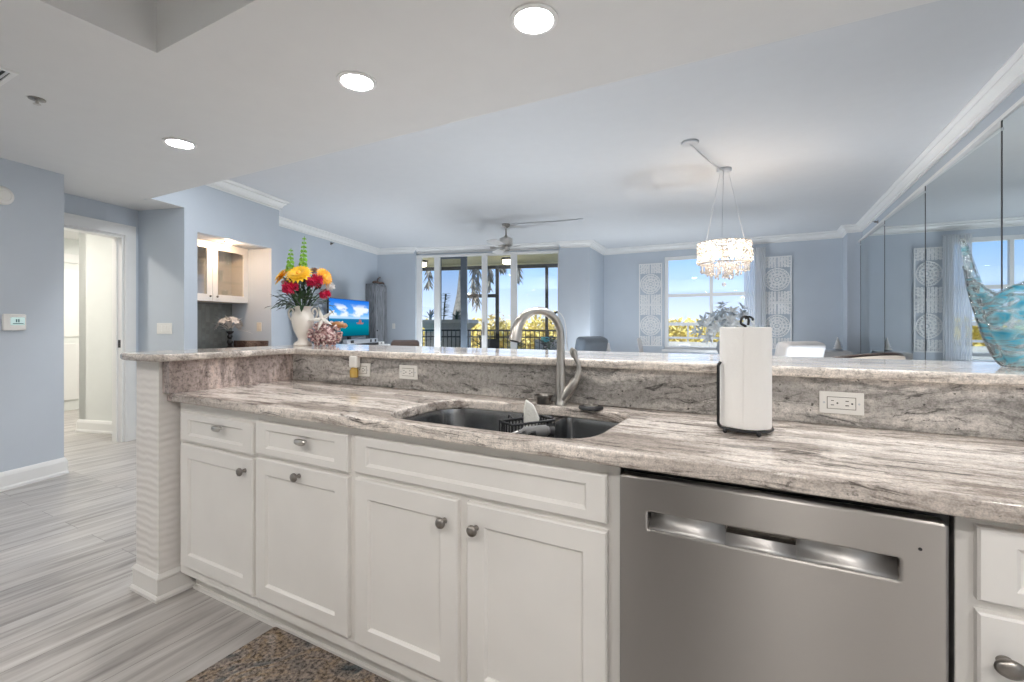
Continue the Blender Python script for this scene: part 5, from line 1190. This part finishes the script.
# ================================================================== TERRACE AND GARDEN
mb = MB(); mb.M = RM; mb.box(-9, 9.42, -.20, 2.2, 12.3, -.02); struct(mb.build('terrace_floor', 'concrete'))
mb = MB(); mb.M = RM; mb.box(-9, 9.46, 2.845, -.45, 12.35, 3.05); mb.box(-9, 11.95, 2.80, -.45, 12.35, 2.86); struct(mb.build('terrace_ceiling', 'stucco'))
mb = MB(); mb.box(-80, -80, -1.2, 80, 120, -1.0); struct(mb.build('ground', 'lawn'))
sf_ = thing('terrace_screen_frame', W(-3.3, 12.0, -.02), 'dark bronze screen posts and beam along the terrace edge', 'screen frame', rz=AR)
def post(x, w): mb = MB(); mb.box(x + 3.3 - w / 2, -.04, 0, x + 3.3 + w / 2, .04, 2.82); mb.build('post', 'bronze', sf_)
for x, w in ((-6.4, .06), (-4.09, .085), (-3.12, .085), (-1.79, .075), (-.7, .075)): post(x, w)
mb = MB(); mb.box(-3.6, -.05, 2.73, 2.9, .05, 2.825); mb.build('head_beam', 'bronze', sf_)
mb = MB(); mb.box(-.79, -.04, 1.97, .18, .04, 2.06); mb.build('cross_bar', 'bronze', sf_)
rl_ = thing('terrace_railing', W(-3.3, 11.9, -.02), 'dark metal terrace railing with slim upright balusters', 'railing', rz=AR)
mb = MB(); mb.box(-3.4, -.025, 1.07, 2.8, .025, 1.115); mb.build('top_rail', 'bronze', rl_); mb = MB(); mb.box(-3.4, -.02, .90, 2.8, .02, .935); mb.build('middle_rail', 'bronze', rl_); mb = MB(); mb.box(-3.4, -.02, .08, 2.8, .02, .115); mb.build('bottom_rail', 'bronze', rl_)
b0 = None
for k in range(52):
    x = -3.35 + k * .12
    if b0 is None: mb = MB(); mb.box(-.010, -.010, .10, .010, .010, 1.08); b0 = mb.build('baluster', 'bronze', rl_); b0.location = (x, 0, 0)
    else: c = b0.copy(); COL.objects.link(c); c.parent = rl_; c.location = (x, 0, 0)
for p, lb in ((W(-4.84, 11.0, 2.843), 'dark ring terrace ceiling lamp at the living room end'), (W(-2.60, 11.0, 2.843), 'dark ring terrace ceiling lamp below the fan')):
    o = thing('terrace_lamp', p, lb, 'lamp', 'terrace ceiling lamps'); mb = MB(); mb.lathe([(.15, 0), (.155, -.03), (.14, -.05)], 24); mb.build('shade', 'bronze', o, smooth=True); mb = MB(); mb.lathe([(.125, -.045), (.12, -.13), (.08, -.15), (.001, -.155)], 24); mb.build('globe', 'terrace_added_glow', o, smooth=True)
pt = thing('stone_planter', W(-4.86, 12.95, -1.0), 'big grey stone planter with flared lip beyond railing', 'planter', rz=AR)
mb = MB(); mb.box(-.60, -.35, 0, .60, .35, 2.14); mb.build('planter_body', 'planter', pt, bevel=.02); mb = MB()
w0, w1 = .60, .78; vs = [(-w0, -.35, 2.12), (w0, -.35, 2.12), (w0, .35, 2.12), (-w0, .35, 2.12), (-w1, -.50, 2.27), (w1, -.50, 2.27), (w1, .50, 2.27), (-w1, .50, 2.27), (-w1, -.50, 2.37), (w1, -.50, 2.37), (w1, .50, 2.37), (-w1, .50, 2.37)]
mb.add(vs, [(3, 2, 1, 0), (8, 9, 10, 11)] + [(a + i, a + (i + 1) % 4, a + 4 + (i + 1) % 4, a + 4 + i) for a in (0, 4) for i in range(4)]); mb.build('lip', 'planter', pt)
def agave(p, n, L, label, name='agave_plant'):
    o = thing(name, p, label, 'plant', 'terrace planter plants'); mb = MB(); R_ = random.Random(n)
    for k in range(n):
        a = 2 * PI * k / n * 2.4; el = R_.uniform(.3, 1.35); mb.leaf((0, 0, 0), (math.cos(a) * math.cos(el), math.sin(a) * math.cos(el), math.sin(el)), L * R_.uniform(.7, 1), L * .16, .18, seg=4)
    mb.build('leaves', 'green', o, smooth=True, sharp=0); mb = MB(); mb.cyl((0, 0, -.04), (0, 0, .08), .04, 8); mb.build('root_stem', 'green', o)
pl0 = lambda x, z, y=12.9: W(x, y, z)
agave(pl0(-5.40, 1.41), 13, .36, 'small spiky plant at the planter outer end')
o = thing('leafy_stalk', pl0(-4.98, 1.375), 'tall leafy stalk rising from the planter middle', 'plant', 'terrace planter plants'); mb = MB(); mb.tube([(0, 0, 0), (.02, 0, .4), (.08, 0, .75)], .018, 6); mb.build('stalk', 'green', o); mb = MB(); R_ = random.Random(4)
for k in range(70):
    t = R_.uniform(.1, 1); a = R_.uniform(0, 2 * PI); mb.leaf((.08 * t, 0, .75 * t), (math.cos(a), math.sin(a), .4), .16, .06, .3, seg=3)
mb.build('leaves', 'green', o, smooth=True, sharp=0)
agave(pl0(-4.58, 1.41), 16, .36, 'wider spiky plant beside the palm trunk')
def palm(x, y, label, h=3.6, sk=True):
    p = W(x, y); o = thing('palm_tree', (p[0], p[1], -1.0), label, 'tree', 'palms beyond the terrace', rz=AR)
    mb = MB(); mb.tube(smoothpath([(-.02, 0, 0), (-.02, 0, 1.6), (-.02, 0, 2.4), (.03, 0, 3.2), (.07, 0, 4.0), (.10, 0, h + 1)], 5), [.24] * 12 + [.21, .19, .17, .15, .14, .13, .12, .115] + [.11] * 6, 14); mb.build('trunk', 'palm_bark', o, smooth=True)
    return o
pm = palm(-4.84, 14.0, 'grey palm trunk with swollen foot behind the stone planter')
mb = MB(); R_ = random.Random(6)
def frond(mb, base, tip_d, L, droop):
    d = Vector(tip_d).normalized(); pts = [Vector(base) + d * L * t + Vector((0, 0, -droop * t * t)) for t in (0, .25, .5, .75, 1)]
    mb.tube(pts, [.02, .016, .012, .008, .004], 5)
    for k in range(26):
        t = .15 + .85 * k / 26; i = min(3, int(t * 4)); c = pts[i].lerp(pts[i + 1], t * 4 - i); tg = (pts[i + 1] - pts[i]).normalized()
        s_ = tg.cross(Vector((0, 0, 1))); s_ = s_.normalized() if s_.length > .1 else Vector((1, 0, 0))
        for sg in (-1, 1): mb.leaf(c, s_ * sg * .6 + tg * .5 + Vector((0, 0, -.9)), .34 * (1 - .4 * t), .03, .1, seg=2)
for a in range(14):
    an = 2 * PI * a / 14; frond(mb, (.1, 0, 4.6), (math.cos(an), math.sin(an), .6), 1.5, .7)
mb.build('fronds', 'palm_dead', pm)
def dry_fronds(tree, top, lst):
    for x, y, z, L in lst:
        q = Vector((x, y, z)) - Vector(top)      # in the tree's own axes
        mb = MB(); R_ = random.Random(int(L * 100)); base = Vector((.1, 0, 4.6)); e = Vector((x, y, z))
        mb.tube(smoothpath([base, base.lerp(e, .5) + Vector((0, 0, .35)), e + Vector((0, 0, .25)), e, e - Vector((0, 0, L))], 4), [.03] * 12 + [.02, .016, .012, .008, .004], 6)
        for k in range(46):
            t = k / 46; a = R_.uniform(0, 2 * PI); mb.leaf(e + Vector((0.02 * (1 - t), 0, -L * t)), (math.cos(a) * .45, math.sin(a) * .45, -1), .36, .065, -.15, seg=3)
        mb.build('dry_frond', 'palm_dead', tree)
dry_fronds(pm, (0, 0, 0), [(.34, .2, 4.2, 1.15), (.46, .3, 4.3, 1.45), (.93, .0, 4.2, .80), (-1.09, 0, 4.15, .60), (1.42, -.4, 4.2, .20), (1.95, -.55, 4.1, .42)])
def bush(p, rx, rz_, mat, label, n=900, trunk=True, name='tree', group='yellowing trees beyond the terrace', sz=.22):
    o = thing(name, p, label, 'tree', group); mb = MB(); R_ = random.Random(int(abs(p[0]) * 100) + n)
    for k in range(n):
        a = R_.uniform(0, 2 * PI); z = R_.uniform(-1, 1); q = math.sqrt(1 - z * z); r = R_.uniform(.55, 1.0) * (1 + .25 * math.sin(3 * a) * q)
        c = Vector((rx * r * q * math.cos(a), rx * r * q * math.sin(a), rz_ * (1.25 + r * z)))
        d_ = Vector((R_.uniform(-1, 1), R_.uniform(-1, 1), R_.uniform(-.6, 1))); mb.leaf(c, d_, sz * R_.uniform(.6, 1.2), sz * .55, .2, seg=2)
    mb.build('crown', mat, o)
    mb = MB(); mb.tube([(0, 0, 0), (.02, 0, rz_ * 1.0)], [.09, .05], 7); mb.build('trunk', 'palm_bark', o, smooth=True)
bushes = [(-6.9, 17.0, .80, .85, 'yellowleaf'), (-5.2, 19.6, .95, 1.15, 'paleleaf'), (-4.2, 17.2, .80, .95, 'yellowleaf'), (-3.0, 19.4, .95, 1.2, 'yellowleaf'), (-1.7, 17.2, .80, .95, 'paleleaf'), (-.5, 19.2, .95, 1.1, 'yellowleaf')]
blabels = ['yellow tree behind the stone planter', 'pale straw tree behind the second door pane', 'yellow tree low behind the middle door pane', 'tallest yellow tree seen through the faucet arch', 'pale straw tree beyond the wide door pane', 'yellow tree beyond the wall end of the doors']
for (x, y, rx, rz_, mt), lb in zip(bushes, blabels): p = W(x, y); bush((p[0], p[1], -.85), rx, rz_, mt, lb)
for k, (x, y, rx, rz_, mt, lb) in enumerate(((-2.7, 16.2, .75, .95, 'yellowleaf', 'yellow tree at the column side of dining window'), (-1.5, 18.2, .85, .92, 'yellowleaf', 'yellow tree in the middle of dining window'), (-.5, 16.2, .75, .85, 'paleleaf', 'pale straw tree behind the silver leaf arrangement'))): bush((x, y, -.75), rx, rz_, mt, lb, group='trees beyond the dining window')
hp_ = W(-3.2, 21.5); o = thing('hedge', (hp_[0], hp_[1], -1.0), 'long yellow green hedge behind the trees beyond the terrace', 'hedge', rz=AR); mb = MB(); R_ = random.Random(91)
for k in range(5200):
    c = Vector((R_.uniform(-9, 12), R_.uniform(-.5, .5), R_.uniform(0, 1) ** .7 * (2.15 + .25 * math.sin(k)))); mb.leaf(c, (R_.uniform(-1, 1), R_.uniform(-1, .3), R_.uniform(-.3, 1)), .26, .16, .2, (0, -1, .3), seg=2)
mb.box(-9, -.2, 0, 12, .3, 1.9); o = mb.build('foliage', 'yellowleaf', o); o['kind'] = 'stuff'
# low terrace parapet, rail and flower bed outside the dining window
mb = MB(); mb.box(-6.0, 12.6, -1.0, 2.5, 12.8, .78); struct(mb.build('wall_parapet', 'planter'))
pr_ = thing('parapet_railing', (-.6, 12.7, .78), 'pale grey railing on the parapet outside the dining window', 'railing')
mb = MB(); mb.box(-2.2, -.03, .42, 2.2, .03, .50); mb.build('top_rail', 'silver', pr_); mb = MB(); mb.box(-2.2, -.03, .08, 2.2, .03, .13); mb.build('bottom_rail', 'silver', pr_)
for k in range(9): mb = MB(); x = -2.16 + k * .54; mb.box(x - .02, -.02, 0, x + .02, .02, .45); mb.build('post', 'silver', pr_)
o = thing('wall_sign', (-1.75, 12.6, .62), 'small pale plate on the parapet outside the dining window', 'sign'); mb = MB(); mb.box(-.14, -.02, -.10, .14, 0, .10); mb.build('plate', 'plastic', o, bevel=.004); mb = MB(); mb.box(-.11, -.024, -.07, .11, -.02, .07); mb.build('raised_field', 'silver', o)
# pots on the terrace
o = thing('turquoise_pot', W(-1.74, 11.4, -.02), 'turquoise glazed pot on a stand by the terrace railing', 'pot'); mb = MB(); mb.lathe([(.07, .80), (.10, .83), (.115, .89), (.10, .94), (.085, .94), (.08, .88)], 20); mb.build('pot_body', 'turq', o, smooth=True); mb = MB(); mb.lathe([(.14, 0), (.14, .04), (.05, .08), (.05, .72), (.13, .80)], 16); mb.build('stand', 'bronze', o, smooth=True)
for x, y, lb in ((-3.35, 11.4, 'green shrub on the terrace below the spray head'), (-2.38, 11.3, 'green shrub on the terrace in the faucet arch'), (-1.50, 10.6, 'green shrub on the terrace beside turquoise pot')):
    p = W(x, y); o = thing('potted_shrub', (p[0], p[1], -.02), lb, 'plant', 'terrace shrubs'); mb = MB(); mb.lathe([(.13, 0), (.18, .28), (.16, .28), (.12, .2)], 16); mb.build('pot', 'planter', o, smooth=True); mb = MB(); R_ = random.Random(int(abs(x) * 77))
    for k in range(160):
        a = R_.uniform(0, 2 * PI); q = R_.uniform(0, .34); mb.leaf((q * math.cos(a), q * math.sin(a), R_.uniform(.3, .95)), (math.cos(a), math.sin(a), .7), .15, .05, .3, seg=3)
    mb.build('leaves', 'green', o)
o = thing('terrace_chair', W(-2.95, 10.6, -.02), 'dark folding terrace chair behind the middle door post', 'chair', rz=.5)
for s_ in (-.22, .22):
    mb = MB(); mb.tube([(s_, -.25, 0), (s_, .25, .9)], .014, 8); mb.tube([(s_, .25, 0), (s_, -.22, .45)], .014, 8); mb.build('side_frame', 'bronze', o, smooth=True)
mb = MB(); mb.box(-.22, -.22, .44, .22, .16, .46); mb.build('seat', 'bronze', o); mb = MB(); mb.add([(-.22, .12, .66), (.22, .12, .66), (.22, .24, .90), (-.22, .24, .90)], [(0, 1, 2, 3)]); mb.build('backrest', 'bronze', o, solid=.012)
